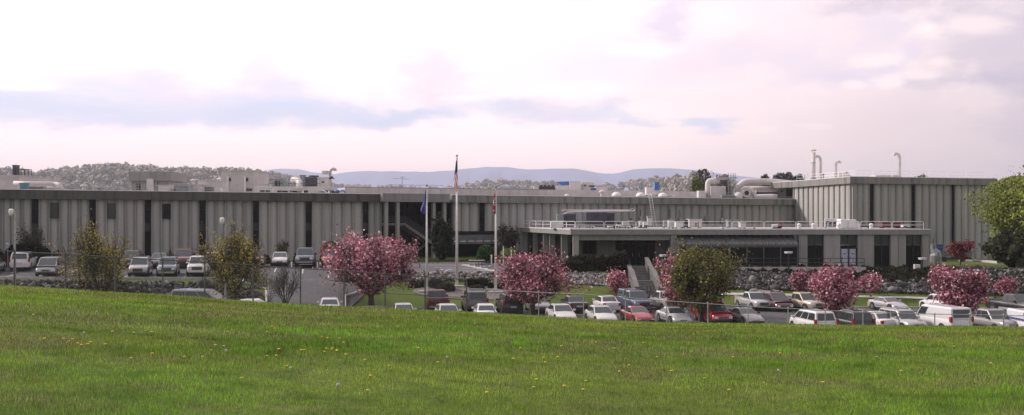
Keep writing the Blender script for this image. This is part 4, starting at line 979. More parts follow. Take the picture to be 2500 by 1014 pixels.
U('side_cabinet', 'dark blue grey cabinet left of the tallest annex air handler', 'cabinet', 1671, 1683, 536.5, 132, AZ, 1.5, LAV, [(.1, .9, .1, .9)], False, lm=DARKM)
U('generator', 'pale green generator box behind the annex rail', 'generator', 1778, 1807, 537, 134, AZ, 1.6, TANK, [(.02, .2, .1, .8)], True)
U('vent_unit', 'beige low vent unit right of the pale green generator', 'vent unit', 1808, 1821, 543, 128, AZ, 1.2, BEIGE, [], True)
U('low_tray', 'long low white tray right of the green generator', 'tray', 1760, 1850, 555, 125, AZ, .7, WHITE, [(.1, .3, .1, .5)], False, lm=DARKM)
o = thing('valve_station', 'dark red valve wheel with white pipe on the annex roof', 'valve', (W(1897, 0, 126).x, 126, AZ))
mb = MB(); mb.tube([(-.6, 0, .35), (.1, 0, .35)], .17, 10); mb.build('pipe', WHITE, o); mb = MB(); mb.ball((.35, 0, .38), .36, .3, .36, 9, 6); mb.build('valve_body', RUST, o); mb = MB(); mb.box(-.5, .5, -.1, .1, 0, .15); mb.build('feet', DARKM, o)
for i, px in enumerate((1951, 1986, 2048, 2127)):
    o = thing('turbine_vent', ('first white ball vent, above the right end of the curved canopy', 'second white ball vent, left of the framed screen', 'white ball vent left of the curved hood', 'white ball vent right of the curved hood')[i], 'vent', (W(px, 0, 124.5).x, 124.5, AZ), 0, 'white ball vents on the annex roof')
    mb = MB(); mb.tube([(0, 0, 0), (0, 0, .28)], .22, 10); mb.build('neck', WHITE, o); mb = MB(); mb.ball((0, 0, .42), .26, .26, .24, 10, 7); mb.build('ball', WHITE, o, smooth=True)
o = U('window_screen', 'white framed screen with two blue grey panes on the annex roof', 'screen', 2014, 2050, 534, 132, AZ, .2, WHITE, [], False)
for a in (-.8, .1): mb = MB(); mb.box(a, a + .72, -.04, -.005, .2, .85); mb.build('pane', LAV, o)
o = thing('curved_hood', 'large white stepped curved exhaust hood on the annex roof', 'exhaust hood', (W(2076, 0, 126).x, 126, AZ))
for (a, b, h, k) in ((-1.15, -.25, 1.12, 'casing'), (-.24, .75, 1.08, 'casing')):
    mb = MB(); mb.box(a, b, 0, 1.8, .02, h, (.04, .05)); mb.build(k, WHITE, o, bevel=.08)
mb = MB(); mb.prism([(.76, .02), (1.1, .02), (1.1, .45), (1.0, .75), (.88, .9), (.76, .95)], 'y', .1, 1.7); mb.build('nose', WHITE, o)
o = U('planter_box', 'dark red brown container behind the right end of the annex rail', 'container', 2154, 2200, 543, 131, AZ, 1.5, RUST, [], False)
U('low_tray', 'low blue grey box between the curved hood and the dark red container', 'box', 2100, 2128, 551, 129, AZ, 1, LAV, [], False)
U('vent_unit', 'white low box at the right end of the annex roof', 'vent unit', 2205, 2222, 549, 130, AZ, 1, WHITE, [(.1, .5, .1, .6)], False)
# street lamp posts
def lamp(label, px, ytop, Y, group='tall pole lamps by the upper lot'):
    b = at(px, Y); h = (HY - ytop) * Y / F - b.z; o = thing('street_lamp', label, 'street lamp', b, 0, group)
    mb = MB(); mb.tube([(0, 0, 0), (0, 0, h - .55)], [.12, .085], 8); mb.build('pole', GALV, o)
    mb = MB(); mb.tube([(0, 0, h - .55), (-.05, 0, h - .3), (-.3, 0, h - .2)], .05, 6); mb.build('bracket', GALV, o)
    mb = MB(); mb.tube([(-.3, 0, h - .5), (-.3, 0, h - .35), (-.3, 0, h - .1), (-.3, 0, h)], [.15, .21, .2, .1], 12); mb.build('lantern', WHITE, o)
    mb = MB(); mb.tube([(-.3, 0, h - .62), (-.3, 0, h - .5)], [.1, .18], 12); mb.build('lens', HEAD, o)
lamp('tall grey pole lamp at the far left edge', 36, 510, 91)
lamp('tall grey pole lamp rising out of the middle yellow green shrub', 551, 531, 92)
def plamp(label, px, py, Y):
    b = at(px, Y); h = (HY - py) * Y / F - b.z; o = thing('path_light', label, 'path light', b, 0, 'flat topped path lights along the terrace')
    mb = MB(); mb.tube([(0, 0, -.1), (0, 0, h - .15)], .07, 8); mb.build('post', DARKM, o)
    mb = MB(); mb.tube([(0, 0, h - .2), (0, 0, h)], [.42, .46], 14); mb.build('shade', WHITE, o)
plamp('flat white path light on the right of the entrance steps', 1620, 622, 117.5)
plamp('flat white path light in front of the right end of the curved canopy', 1925, 614.5, 118)
plamp('flat white path light at the right corner of the annex', 2252, 629.5, 118)
# flagpoles
def flagpole(label, px, ytop, Y, r):
    b = at(px, Y); h = (HY - ytop) * Y / F - b.z; o = thing('flagpole', label, 'flagpole', b)
    mb = MB(); mb.tube([(0, 0, 0), (0, 0, h - .3)], [r, r * .45], 10); mb.build('pole', WHITE, o, smooth=True)
    mb = MB(); mb.tube([(0, 0, h - .45), (0, 0, h - .38)], .1, 8); mb.tube([(0, 0, h - .32), (0, 0, h - .14)], .035, 6); mb.build('truck', GREYM, o)
    mb = MB(); mb.ball((0, 0, h - .11), .12); mb.build('ball_finial', GREYM, o)
    mb = MB(); mb.cbox(0, 0, -.1, 1.5, 1.5, .2); mb.build('base_slab', CURB, o)
    return o, b, h
f1 = flagpole('tallest white flagpole, between the other two, flying the striped flag', 1115.5, 378, 108.3, .16)
f2 = flagpole('left white flagpole flying the blue flag', 1042, 450, 106.0, .14)
f3 = flagpole('right white flagpole flying the red flag', 1210.5, 454, 106.0, .14)
def flag(name, label, px, Y, outline, Zt, cols_fn, depthamp=.22):
    """limp flag: outline rows (py, px_left, px_right)"""
    nr, nc = 46, 26; V = []; C = []
    pys = np.linspace(outline[0][0], outline[-1][0], nr)
    L_ = np.interp(pys, [q[0] for q in outline], [q[1] for q in outline]); Rr = np.interp(pys, [q[0] for q in outline], [q[2] for q in outline])
    for i in range(nr):
        for j in range(nc):
            t = j / (nc - 1); q = W(L_[i] + (Rr[i] - L_[i]) * t, pys[i], Y)
            V.append((q.x, q.y - .12 + depthamp * math.sin(t * 9 + i * .05) * (.3 + .7 * i / nr), q.z)); C.append(cols_fn(i / (nr - 1), t))
    Fa = [(i * nc + j, (i + 1) * nc + j, (i + 1) * nc + j + 1, i * nc + j + 1) for i in range(nr - 1) for j in range(nc - 1)]
    o = np_mesh(name, np.array(V) - np.array(V[0]), np.array(Fa), PETAL, np.array(C)); o.location = V[0]
    return tag(o, label, 'flag')
def us(i, j):
    if i < .34 + .12 * (1 - j): return (.02, .03, .12) if (int(i * 30) + int(j * 8)) % 4 else (.16, .15, .2)
    return (.36, .03, .06) if int((i * 5.5 + (1 - j) * -4.5 + 10) * 1.15) % 2 == 0 else (.95, .88, .90)
flag('flag', 'red and white striped national flag hanging limp on the tallest pole', 1111, 108.1, [(392, 1113.6, 1116.4), (410, 1111.5, 1117.2), (430, 1109, 1117.6), (448, 1106.6, 1117.8), (460, 1108.4, 1117.4), (470, 1112.5, 1116.5)], 0, us, .1)
def bl(i, j):
    if .42 < i < .7 and .25 < j < .7 and (int(i * 40) + int(j * 9)) % 3 == 0: return (.30, .30, .48)
    return (.075, .08, .25) if (j > .2) else (.10, .11, .32)
flag('flag', 'plain royal blue flag with faint pale emblem hanging limp on the left pole', 1036, 105.8, [(462, 1040, 1041.3), (480, 1036.5, 1041.4), (500, 1030.5, 1041), (514, 1025.8, 1039.5), (520, 1031, 1038.5), (524, 1035.6, 1037.5)], 0, bl)
def tn(i, j):
    if i > .83: return (.62, .58, .6) if i < .87 - .03 * j + .02 else (.035, .05, .13)
    d = math.hypot((i - .47) / .17, (j - .85) / .72)
    if d < .72:
        for (a, b) in ((.40, .9), (.5, .72), (.52, .98)):
            if math.hypot((i - a) / .035, (j - b) / .13) < 1: return (.68, .66, .68)
        return (.04, .06, .16)
    if d < 1: return (.62, .58, .6)
    return (.42, .022, .05)
flag('flag', 'red flag with starred blue disc hanging limp on the right pole', 1205, 105.8, [(466, 1209.4, 1210), (484, 1205, 1210.2), (496, 1203, 1210.3), (508, 1202.5, 1210), (517, 1204, 1210), (523, 1207.5, 1209.8)], 0, tn)
# signs, markers, picnic table, wheel stops
o = thing('accessible_parking_sign', 'white and blue wheelchair parking sign before the dark hedge', 'sign', at(19, 110.5)); h = (HY - 594) * 110.5 / F - o.location.z
mb = MB(); mb.tube([(0, 0, 0), (0, 0, h)], .03, 5); mb.build('post', GALV, o); mb = MB(); mb.box(-.15, .15, -.05, -.03, h - .42, h); p_ = mb.build('plate', WHITE, o)
mb = MB(); mb.box(-.125, .125, -.056, -.051, h - .39, h - .13); q_ = mb.build('blue_field', BLUE, p_)
mb = MB(); mb.ball((0.0, -.06, h - .18), .022, .004, .022, 8, 5); mb.box(-.012, .012, -.062, -.057, h - .28, h - .2); mb.box(-.012, .05, -.062, -.057, h - .30, h - .28); mb.box(.04, .05, -.062, -.057, h - .36, h - .3)
for k in range(12):
    a = 2.4 + k * 4.2 / 12; mb.cbox(-.01 + .055 * math.cos(a), -.06, h - .31 + .055 * math.sin(a), .02, .005, .02)
mb.build('wheelchair_symbol', WHITE, p_)
for i, (px, Y, yt) in enumerate(((1200, 121, 623), (1229, 124, 601), (1248.5, 124, 604), (712, 112.8, 640), (775, 113.4, 640), (656, 96, 685))):
    b = at(px, Y); h = (HY - yt) * Y / F - b.z; h = min(max(h, .5), 2.2)
    o = thing('marker_post', ('short white marker post right of the picnic table', 'thin white marker post left of the yellow green bush', 'thin white marker post in front of the yellow green bush', 'short white post between the silver sedan and the big pickup', 'short white post right of the big blue grey pickup', 'white post at the head of the driveway kerb')[i], 'post', b)
    mb = MB(); mb.tube([(0, 0, 0), (0, 0, h)], .07, 7); mb.build('post', WHITE, o); mb = MB(); mb.tube([(0, 0, h - .15), (0, 0, h + .02)], .09, 7); mb.build('cap', GALV if i in (1, 2) else WHITE, o)
b = at(1166, 120.5); o = thing('picnic_table', 'pale picnic table with benches behind the visitor lot', 'picnic table', b, .2)
mb = MB(); mb.box(-.95, .75, -.4, .4, .70, .76); mb.build('table_top', CURB, o)
for s_ in (-1, 1): mb = MB(); mb.box(-.95, .75, s_ * .85 - .14, s_ * .85 + .14, .42, .47); mb.build('bench', CURB, o)
for s_ in (-.7, .5): mb = MB(); mb.tube([(s_, -.8, 0), (s_, .3, .7)], .035, 5); mb.tube([(s_, .8, 0), (s_, -.3, .7)], .035, 5); mb.tube([(s_, -.85, .41), (s_, .85, .41)], .03, 5); mb.build('leg_frame', LAV, o)
b = at(1179, 119.0); o = thing('bicycle_rack', 'lavender grey metal rack beside the picnic table', 'rack', b, .5)
for k in range(5): mb = MB(); mb.tube([(-.9 + k * .4, 0, 0), (-.9 + k * .4, 0, .8), (-.6 + k * .4, 0, .8), (-.6 + k * .4, 0, 0)], .03, 5); mb.build('hoop', LAV, o)
mb = MB(); mb.tube([(-1.0, 0, .4), (1.1, 0, .4)], .03, 5); mb.build('bar', LAV, o)
stops = [(1138, 121.0), (1152, 119.3), (1166, 117.6), (1181, 116.0), (1198, 114.3), (1168, 120.0), (1176, 119.2), (1187, 119.8)]
names = ['farthest wheel stop of the row, nearest the picnic table', 'second wheel stop from the picnic table', 'middle wheel stop of the row across the visitor lot', 'second nearest wheel stop of the row', 'nearest wheel stop by the rubble wall', 'wheel stop behind the row, left under the rack', 'wheel stop behind the row, below the rack', 'wheel stop behind the row, right of the rack']
for i, (px, Y) in enumerate(stops):
    b = at(px, Y, .09); o = MB().box(-.85, .85, -.09, .09, 0, .14, (.03, .03)).build('wheel_stop', CURB, None, b, R(-55)); tag(o, names[i], 'wheel stop', 'concrete wheel stops in the visitor lot')
for i, (px, Y) in enumerate(((29, 98.9), (40, 98.9), (1432, 98.8))):
    b = at(px, Y, .07); o = MB().box(-.95, .95, -.09, .09, 0, .13, (.03, .03)).build('wheel_stop', CURB if i > 1 else GALVD, None, b, 0); tag(o, ('dark wheel stop left of the grey pole lamp', 'dark wheel stop right of the grey pole lamp', 'wheel stop in front of the white and black sedans')[i], 'wheel stop')
# things beside the tower foot
b = at(2284, 140); o = thing('gas_tank', 'pale bottle shaped tank right of the annex corner', 'tank', b); hh = 2.6
mb = MB(); mb.tube([(0, 0, 0), (0, 0, 1.1), (0, 0, 1.5), (-.3, 0, 2.0), (-.3, 0, 2.6)], [.75, .75, .6, .35, .35], 12); mb.build('shell', GREYM, o); mb = MB(); mb.tube([(-.3, 0, 2.6), (-.3, 0, 3.4)], .05, 5); mb.build('pipe', DARKM, o)
b = at(2300, 150); o = thing('utility_trailer', 'dark flat utility trailer standing at the tower foot', 'trailer', b)
mb = MB(); mb.box(-1.1, 4.0, -.6, .6, .7, 1.5); mb.build('bed', LOUV, o); mb = MB(); mb.box(-1.0, 3.9, -.65, -.61, .3, .6); mb.build('chassis', DARKM, o)
for k in (0, 2.6): mb = MB(); mb.tube([(k, -.66, .35), (k, -.9, .35)], .35, 12); mb.build('wheel', RUBBER, o)
o = U('blue_bin', 'blue waste bin standing on the flat trailer', 'bin', 2286, 2302, 597, 150.2, at(2290, 150).z + 1.5, .8, mat('bin_blue', (.05, .08, .25), .5), [(.1, .9, .4, .6)], True)
kerb('kerb', [(2345, 152), (2400, 150), (2445, 143)], 1.2, .12)
U('floodlight_box', 'white floodlight box on the ground before the annex right corner', 'light box', 2233, 2247, 646, 119, at(2240, 119).z + .05, .4, WHITE, [(.55, .9, .1, .5)], False)
# blue and white notice board fence sign on the van is built with the van
# ---------------- vehicles ----------------
PAINT = {}
def paint(n):
    C_ = dict(white=(.68, .655, .655), offwhite=(.60, .575, .565), silver=(.42, .41, .41), grey=(.20, .20, .205), darkgrey=(.09, .09, .095), black=(.014, .014, .017),
              red=(.33, .018, .026), darkred=(.12, .014, .022), maroon=(.10, .018, .028), blue=(.045, .055, .12), bluegrey=(.11, .125, .16), tan=(.42, .36, .29), brown=(.13, .115, .11), slate=(.15, .17, .20), pewter=(.30, .29, .285))
    if n not in PAINT:
        m_ = mat('paint_' + n, C_[n], .32, .25 if n in ('silver', 'grey', 'slate', 'pewter', 'tan', 'bluegrey') else 0.0, .04, 6.0, coat=.7); PAINT[n] = m_
    return PAINT[n]
SPEC = dict(
 sedan=dict(L=4.75, W=1.8, H=1.45, belt=.93, hood=.74, nose=.66, trunk=.98, ws=1.05, rf=.22, rr=-1.0, rb=-1.72, gw=.76),
 coupe=dict(L=4.5, W=1.76, H=1.34, belt=.90, hood=.70, nose=.60, trunk=.93, ws=1.0, rf=.10, rr=-.75, rb=-1.65, gw=.72),
 suv=dict(L=4.7, W=1.86, H=1.74, belt=1.08, hood=.98, nose=.90, trunk=1.08, ws=1.15, rf=.48, rr=-2.0, rb=-2.28, gw=.80),
 bigsuv=dict(L=5.3, W=2.02, H=1.95, belt=1.18, hood=1.12, nose=1.05, trunk=1.18, ws=1.25, rf=.65, rr=-2.4, rb=-2.58, gw=.84),
 minivan=dict(L=5.0, W=1.95, H=1.76, belt=1.02, hood=.90, nose=.78, trunk=1.02, ws=1.75, rf=.75, rr=-2.15, rb=-2.42, gw=.80),
 van=dict(L=5.6, W=2.02, H=2.10, belt=1.22, hood=1.12, nose=.98, trunk=1.22, ws=2.0, rf=1.25, rr=-2.65, rb=-2.74, gw=.90),
 pickup=dict(L=5.6, W=1.98, H=1.85, belt=1.15, hood=1.10, nose=1.04, trunk=1.22, ws=1.3, rf=.62, rr=-.55, rb=-.78, gw=.80),
)
def lerp(a, b, t): return a + (b - a) * t
def vehicle(label, kind, colr, px, Y, h, cat='car', scale=1.0, cap=None, rack=False, lower=None, group='parked vehicles', dz=None, extcab=False):
    S = SPEC[kind]; L, Wd, H = S['L'], S['W'], S['H']; hw = Wd / 2; pm = paint(colr)
    X = (px - 1250) / F * Y; z = G(X, Y) + .12
    if dz: z += dz
    o = thing({'pickup': 'pickup_truck', 'van': 'cargo_van', 'minivan': 'minivan', 'suv': 'sport_utility_car', 'bigsuv': 'sport_utility_car'}.get(kind, 'parked_' + kind), label, cat, (X, Y, z), R(180 + h), group)
    o.scale = (scale,) * 3
    bl_, hd, ns, tk = S['belt'], S['hood'], S['nose'], S['trunk']
    zb = .24 if kind not in ('pickup', 'bigsuv') else .36
    # lower body: (y, top height, half width, bottom, shoulder)
    st_ = [(-L / 2, tk - .22, .86, zb + .12), (-L / 2 + .08, tk - .06, .94, zb + .04), (-L / 2 + .3, tk, .985, zb), (S['rb'] if S['rb'] > -L / 2 + .35 else -L / 2 + .45, max(tk, bl_), 1.0, zb), (-.6, bl_, 1.0, zb), (.5, bl_, 1.0, zb), (S['ws'], bl_ - .01, .99, zb), (S['ws'] + .35, lerp(hd, bl_, .55), .975, zb), (L / 2 - .55, hd - .02, .95, zb), (L / 2 - .22, ns, .90, zb + .03), (L / 2 - .06, ns - .12, .84, zb + .08), (L / 2, ns - .26, .80, zb + .14)]
    mb = MB(); vs = []
    for (y, zt_, f, b_) in st_:
        w_ = hw * f; hgt = zt_ - b_
        ring = [(.82, 0), (.97, .10), (1.0, .38), (.995, .62), (.955, .90), (.86, 1.0)]
        pts = [(w_ * a, b_ + hgt * c_) for a, c_ in ring]
        for a, c_ in pts: vs.append((a, y, c_))
        vs.append((0, y, zt_ + .025))
        for a, c_ in reversed(pts): vs.append((-a, y, c_))
    n = 13; fs = []
    for i in range(len(st_) - 1):
        for k in range(n): fs.append((i * n + k, i * n + (k + 1) % n, (i + 1) * n + (k + 1) % n, (i + 1) * n + k))
    fs += [tuple(range(n - 1, -1, -1)), tuple((len(st_) - 1) * n + k for k in range(n))]
    mb.add(vs, fs); body = mb.build('body', pm, o, smooth=True)
    md = body.modifiers.new('es', 'EDGE_SPLIT'); md.split_angle = R(42)
    # greenhouse
    ws, rf, rr, rb, gw = S['ws'], S['rf'], S['rr'], S['rb'], S['gw']; bw = hw * .90; rw = hw * gw * .96; zr = H - .07; z0 = bl_ - .03
    mb = MB()
    B = [(-bw, rb, z0), (bw, rb, z0), (bw, ws, z0), (-bw, ws, z0)]; T = [(-rw, rr, zr), (rw, rr, zr), (rw, rf, zr), (-rw, rf, zr)]
    T2 = [(-rw * .82, rr + .12, H), (rw * .82, rr + .12, H), (rw * .82, rf - .12, H), (-rw * .82, rf - .12, H)]
    mb.add(B + T + T2, [(0, 1, 5, 4), (1, 2, 6, 5), (2, 3, 7, 6), (3, 0, 4, 7), (4, 5, 9, 8), (5, 6, 10, 9), (6, 7, 11, 10), (7, 4, 8, 11), (8, 9, 10, 11)])
    mb.build('cabin', pm, o, bevel=.05)
    def quad(name, P, off, m_=CGL):
        a, b, c_, d = [Vector(q) for q in P]; nn = (b - a).cross(d - a).normalized(); P = [q + nn * off for q in (a, b, c_, d)]; Q = [q - nn * .02 for q in P]
        mb = MB(); mb.add(P + Q, [(0, 1, 2, 3), (7, 6, 5, 4), (0, 4, 5, 1), (1, 5, 6, 2), (2, 6, 7, 3), (3, 7, 4, 0)]); return mb.build(name, m_, o)
    def face(p00, p10, p11, p01, u0, u1, v0, v1):
        p00, p10, p11, p01 = map(Vector, (p00, p10, p11, p01))
        f = lambda u, v: (p00.lerp(p10, u)).lerp(p01.lerp(p11, u), v)
        return [f(u0, v0), f(u1, v0), f(u1, v1), f(u0, v1)]
    quad('windshield', face(B[2], B[3], T[3], T[2], .05, .95, .06, .94), .014)
    if kind != 'van' or True: quad('rear_window', face(B[0], B[1], T[1], T[0], .09, .91, .16 if kind in ('suv', 'bigsuv', 'minivan', 'van') else .08, .9), .014)
    side = {'sedan': ((.06, .44), (.47, .80), (.82, .95)), 'coupe': ((.06, .58), (.62, .92)), 'suv': ((.04, .36), (.39, .66), (.69, .94)), 'bigsuv': ((.04, .34), (.37, .64), (.67, .95)), 'minivan': ((.05, .30), (.33, .62), (.65, .95)), 'van': ((.03, .26),), 'pickup': ((.07, .60), (.64, .93))}[kind]
    for sgn in (0, 1):
        for (a, b) in side:
            q = face(B[1], B[2], T[2], T[1], 1 - b, 1 - a, .14, .88) if sgn else face(B[3], B[0], T[0], T[3], a, b, .14, .88)
            quad('side_window', q, .012)
    # wheels and arches
    wr = .33 if kind in ('sedan', 'coupe', 'minivan') else .38
    for sy in (-1, 1):
        yw = L * .31 * sy if sy > 0 else -L * .29
        if kind in ('pickup', 'bigsuv'): yw = L * .305 * sy
        for sx in (-1, 1):
            mb = MB(); mb.tube([(sx * (hw - .23), yw, wr + .02), (sx * (hw + .008), yw, wr + .02)], wr + .075, 18); mb.build('wheel_arch', BLACKP, o)
            mb = MB(); mb.tube([(sx * (hw - .20), yw, wr), (sx * (hw - .0), yw, wr), (sx * (hw + .025), yw, wr)], [wr, wr, wr - .05], 18); wl = mb.build('wheel', RUBBER, o)
            mb = MB(); mb.tube([(sx * (hw + .005), yw, wr), (sx * (hw + .035), yw, wr)], wr * .62, 14); mb.build('rim', RIM, wl)
            mb = MB()
            for k in range(5): a = k * 1.2566; mb.cbox(sx * (hw + .038), yw + math.cos(a) * wr * .42, wr + math.sin(a) * wr * .42 - .04, .012, .09, .08)
            mb.build('rim_openings', BLACKP, wl)
    nf = L / 2; truck = kind in ('pickup', 'bigsuv', 'suv', 'van')
    # front
    gz = ns - (.44 if truck else .36)
    mb = MB(); mb.box(-hw * (.48 if truck else .32), hw * (.48 if truck else .32), nf - .12, nf + .012, gz + (.0 if truck else .06), ns - .14); g = mb.build('grille', BLACKP, o)
    mb = MB()
    for k in range(3): mb.box(-hw * (.46 if truck else .30), hw * (.46 if truck else .30), nf + .013, nf + .03, gz + .09 + k * .09 * (1 if truck else .6), gz + .11 + k * .09 * (1 if truck else .6))
    mb.build('grille_bars', CHROME, g)
    mb = MB(); mb.box(-hw * .78, hw * .78, nf - .1, nf + .02, zb + .02, zb + .17); mb.build('bumper', CHROME if (truck and colr in ('blue', 'bluegrey', 'darkgrey', 'slate')) else BLACKP if lower != 'white' else pm, o)
    for sx in (-1, 1):
        mb = MB(); a, b = sorted((sx * hw * .50, sx * hw * .80)); mb.box(a, b, nf - .22, nf - .01 + .02, ns - .30, ns - .13, (.02, .03)); mb.build('headlight', HEAD, o)
        mb = MB(); a, b = sorted((sx * hw * .80, sx * hw * .90)); mb.box(a, b, nf - .40, nf - .16, ns - .28, ns - .12); mb.build('headlight', HEAD, o)
        # tail
        tz0, tz1 = (tk - .32, tk - .10) if kind in ('sedan', 'coupe') else (bl_ - .22, bl_ + .18) if kind != 'pickup' else (bl_ - .38, bl_ - .06)
        a, b = sorted((sx * hw * .66, sx * hw * .93)) if kind in ('sedan', 'coupe') else sorted((sx * hw * .84, sx * hw * .99))
        mb = MB(); mb.box(a, b, -nf - .012, -nf + .22, tz0, tz1); mb.build('taillight', TAIL, o)
        a, b = sorted((sx * (bw + .02), sx * (bw + .24))); mb = MB(); mb.box(a, b, ws - .42, ws - .26, bl_ + .0, bl_ + .16); mb.build('mirror', pm if colr in ('white', 'offwhite', 'silver') else BLACKP, o, bevel=.03)
    mb = MB(); mb.box(-.26, .26, -nf - .02, -nf + .05, tk - .42 if kind in ('sedan', 'coupe') else .62, tk - .28 if kind in ('sedan', 'coupe') else .76); mb.build('number_plate', PLATE, o)
    mb = MB(); mb.box(-hw * .86, hw * .86, -nf - .03, -nf + .14, zb + .05, zb + .2); mb.build('rear_bumper', CHROME if kind == 'pickup' else BLACKP if lower != 'white' else pm, o)
    mb = MB(); mb.box(-hw * .9, hw * .9, -nf + .35, nf - .35, zb - .1, zb + .04); mb.build('underbody', BLACKP, o)
    if kind in ('sedan', 'coupe', 'suv', 'minivan'):
        for sx in (-1, 1): mb = MB(); a, b = sorted((sx * (hw - .01), sx * (hw + .008))); mb.box(a, b, -L * .16, L * .18, .48, .52); mb.build('side_trim', BLACKP if colr not in ('black',) else GREYM, o)
    if kind == 'pickup' and not cap:
        mb = MB(); mb.box(-hw * .80, hw * .80, -nf + .14, rb - .12, bl_ + .0, max(tk, bl_) + .035); mb.build('bed_shade_panel', BLACKP, o)  # solid dark panel painted for the shade inside the open bed
        for sx in (-1, 1): mb = MB(); a, b = sorted((sx * hw * .81, sx * hw * .95)); mb.box(a, b, -nf + .08, rb - .1, tk - .06, tk + .06); mb.build('bed_rail', pm, o, bevel=.02)
        mb = MB(); mb.box(-hw * .84, hw * .84, -nf + .0, -nf + .1, tk - .5, tk + .06); mb.build('tailgate', pm, o, bevel=.02)
    if cap:
        cm = paint(cap); mb = MB(); mb.box(-hw * .9, hw * .9, -nf + .05, rb - .03, tk + .01, H + .04, (.13, .10)); mb.build('bed_cap', cm, o, bevel=.06)
        for sx in (-1, 1): mb = MB(); a, b = sorted((sx * hw * .81, sx * hw * .868)); mb.box(a, b, -nf + .45, rb - .5, tk + .16, H - .18); mb.build('cap_window', CGL, o)
    if rack:
        for sx in (-1, 1): mb = MB(); mb.tube([(sx * rw * .85, rr + .15, H + .0), (sx * rw * .85, rr + .35, H + .07), (sx * rw * .85, rf - .4, H + .07), (sx * rw * .85, rf - .2, H)], .025, 5); mb.build('roof_rail', GALV if rack == 1 else BLACKP, o)
        for yy in (rr + .5, rf - .5): mb = MB(); mb.tube([(-rw * .85, yy, H + .08), (rw * .85, yy, H + .08)], .025, 5); mb.build('roof_bar', BLACKP, o)
    if lower and lower != 'white':
        for sx in (-1, 1): mb = MB(); a, b = sorted((sx * (hw - .03), sx * (hw + .012))); mb.box(a, b, -L * .17, L * .19, zb + .04, .62); mb.build('lower_panel', paint(lower), o)
    return o
VV = vehicle
# lower lot, front row (noses or tails towards the camera)
VV('dark silver minivan half hidden by the grass crest below the stone wall', 'minivan', 'grey', 493, 84.0, 78, 'minivan')
VV('low pale car roof just showing by the base of the middle shrub', 'sedan', 'offwhite', 622, 83.0, 80)
VV('white car roof with dark top edge showing in front of the driveway', 'sedan', 'white', 805, 87.6, 190)
VV('white sedan roof with black mirror left of the low fence, beside the lawn', 'sedan', 'white', 985, 87.5, 10)
VV('white sedan seen to the windscreen below the red pickup', 'sedan', 'white', 1093, 87.0, 10)
VV('white sedan with round red tail lights below the brown wagon', 'sedan', 'white', 1184, 88.0, 186)
VV('bright white sedan facing the fence under the first low fence panel', 'sedan', 'white', 1370, 87.6, 10, lower='white')
VV('silver white sedan facing the fence left of the red coupe', 'sedan', 'offwhite', 1467, 86.6, 10, lower='white')
VV('bright red coupe facing the fence', 'coupe', 'red', 1556, 88.2, 12)
VV('silver coupe with petals on its bonnet under the pink tree', 'coupe', 'silver', 1645, 88.5, 12, lower='white')
VV('red minivan behind the trunk of the olive green tree', 'minivan', 'red', 1738, 90.5, 12, 'minivan')
VV('champagne coupe with dark side trim right of the red minivan', 'coupe', 'pewter', 1819, 89.5, 12)
VV('white minivan seen from behind, left of the third pink tree', 'minivan', 'white', 1983, 83.5, 190, 'minivan', lower='white')
VV('black sport utility car seen from behind beside the white minivan', 'suv', 'black', 2076, 83.5, 188, 'suv', rack=1)
VV('white sedan seen from behind between the black and the silver utility cars', 'sedan', 'white', 2138, 86.0, 190, lower='white')
VV('silver utility car with roof rails and dark grille facing the fence', 'suv', 'silver', 2201, 84.5, 12, 'suv', rack=1, lower='grey')
o = VV('white panel van seen from behind left of the last big pink tree', 'van', 'white', 2296, 84.5, 192, 'van', lower='white')
VV('grey pickup facing the fence right of the last big pink tree', 'pickup', 'pewter', 2418, 84.5, 14, 'pickup', lower='darkgrey')
# back row of the lower lot
VV('dark red pickup seen from behind, below the flagpoles', 'pickup', 'darkred', 1066, 98.0, 188, 'pickup')
VV('brown grey full size wagon with roof rack seen from behind', 'bigsuv', 'brown', 1158, 97.0, 188, 'suv', rack=1)
VV('dark blue black utility car left of the second pink tree', 'suv', 'black', 1243, 95.5, 190, 'suv')
VV('grey sedan hidden behind the trunk of the second pink tree', 'sedan', 'grey', 1313, 97.0, 10)
VV('black sedan seen from behind on the edge of the lawn', 'sedan', 'black', 1400, 97.5, 190)
VV('white sedan seen from behind between the black sedan and the capped pickup', 'sedan', 'white', 1478, 98.5, 190, lower='white')
VV('dark blue pickup with windowed bed cap by the entrance steps', 'pickup', 'blue', 1550, 100.0, 12, 'pickup', cap='bluegrey')
VV('silver pickup partly behind the left side of the olive tree', 'pickup', 'silver', 1625, 101.0, 192, 'pickup')
VV('small silver pickup with dark grille right of the olive tree', 'pickup', 'silver', 1838, 104.0, 12, 'pickup', scale=.92, lower='bluegrey')
VV('maroon minivan with roof rails by the pale path', 'minivan', 'maroon', 1889, 103.2, 12, 'minivan', rack=1)
VV('tan extended cab pickup behind the third pink tree', 'pickup', 'tan', 1958, 103.0, 22, 'pickup', scale=.95)
VV('silver coupe with black roof bars on the grass edge at right', 'coupe', 'silver', 2168, 103.5, 16, rack=2, lower='white')
VV('white hatchback behind the left side of the last big pink tree', 'suv', 'white', 2292, 103.5, 192, scale=.95, lower='white')
VV('black and silver pickup at the right end of the back row', 'pickup', 'black', 2478, 101.0, 18, 'pickup', lower='silver', scale=1.03)
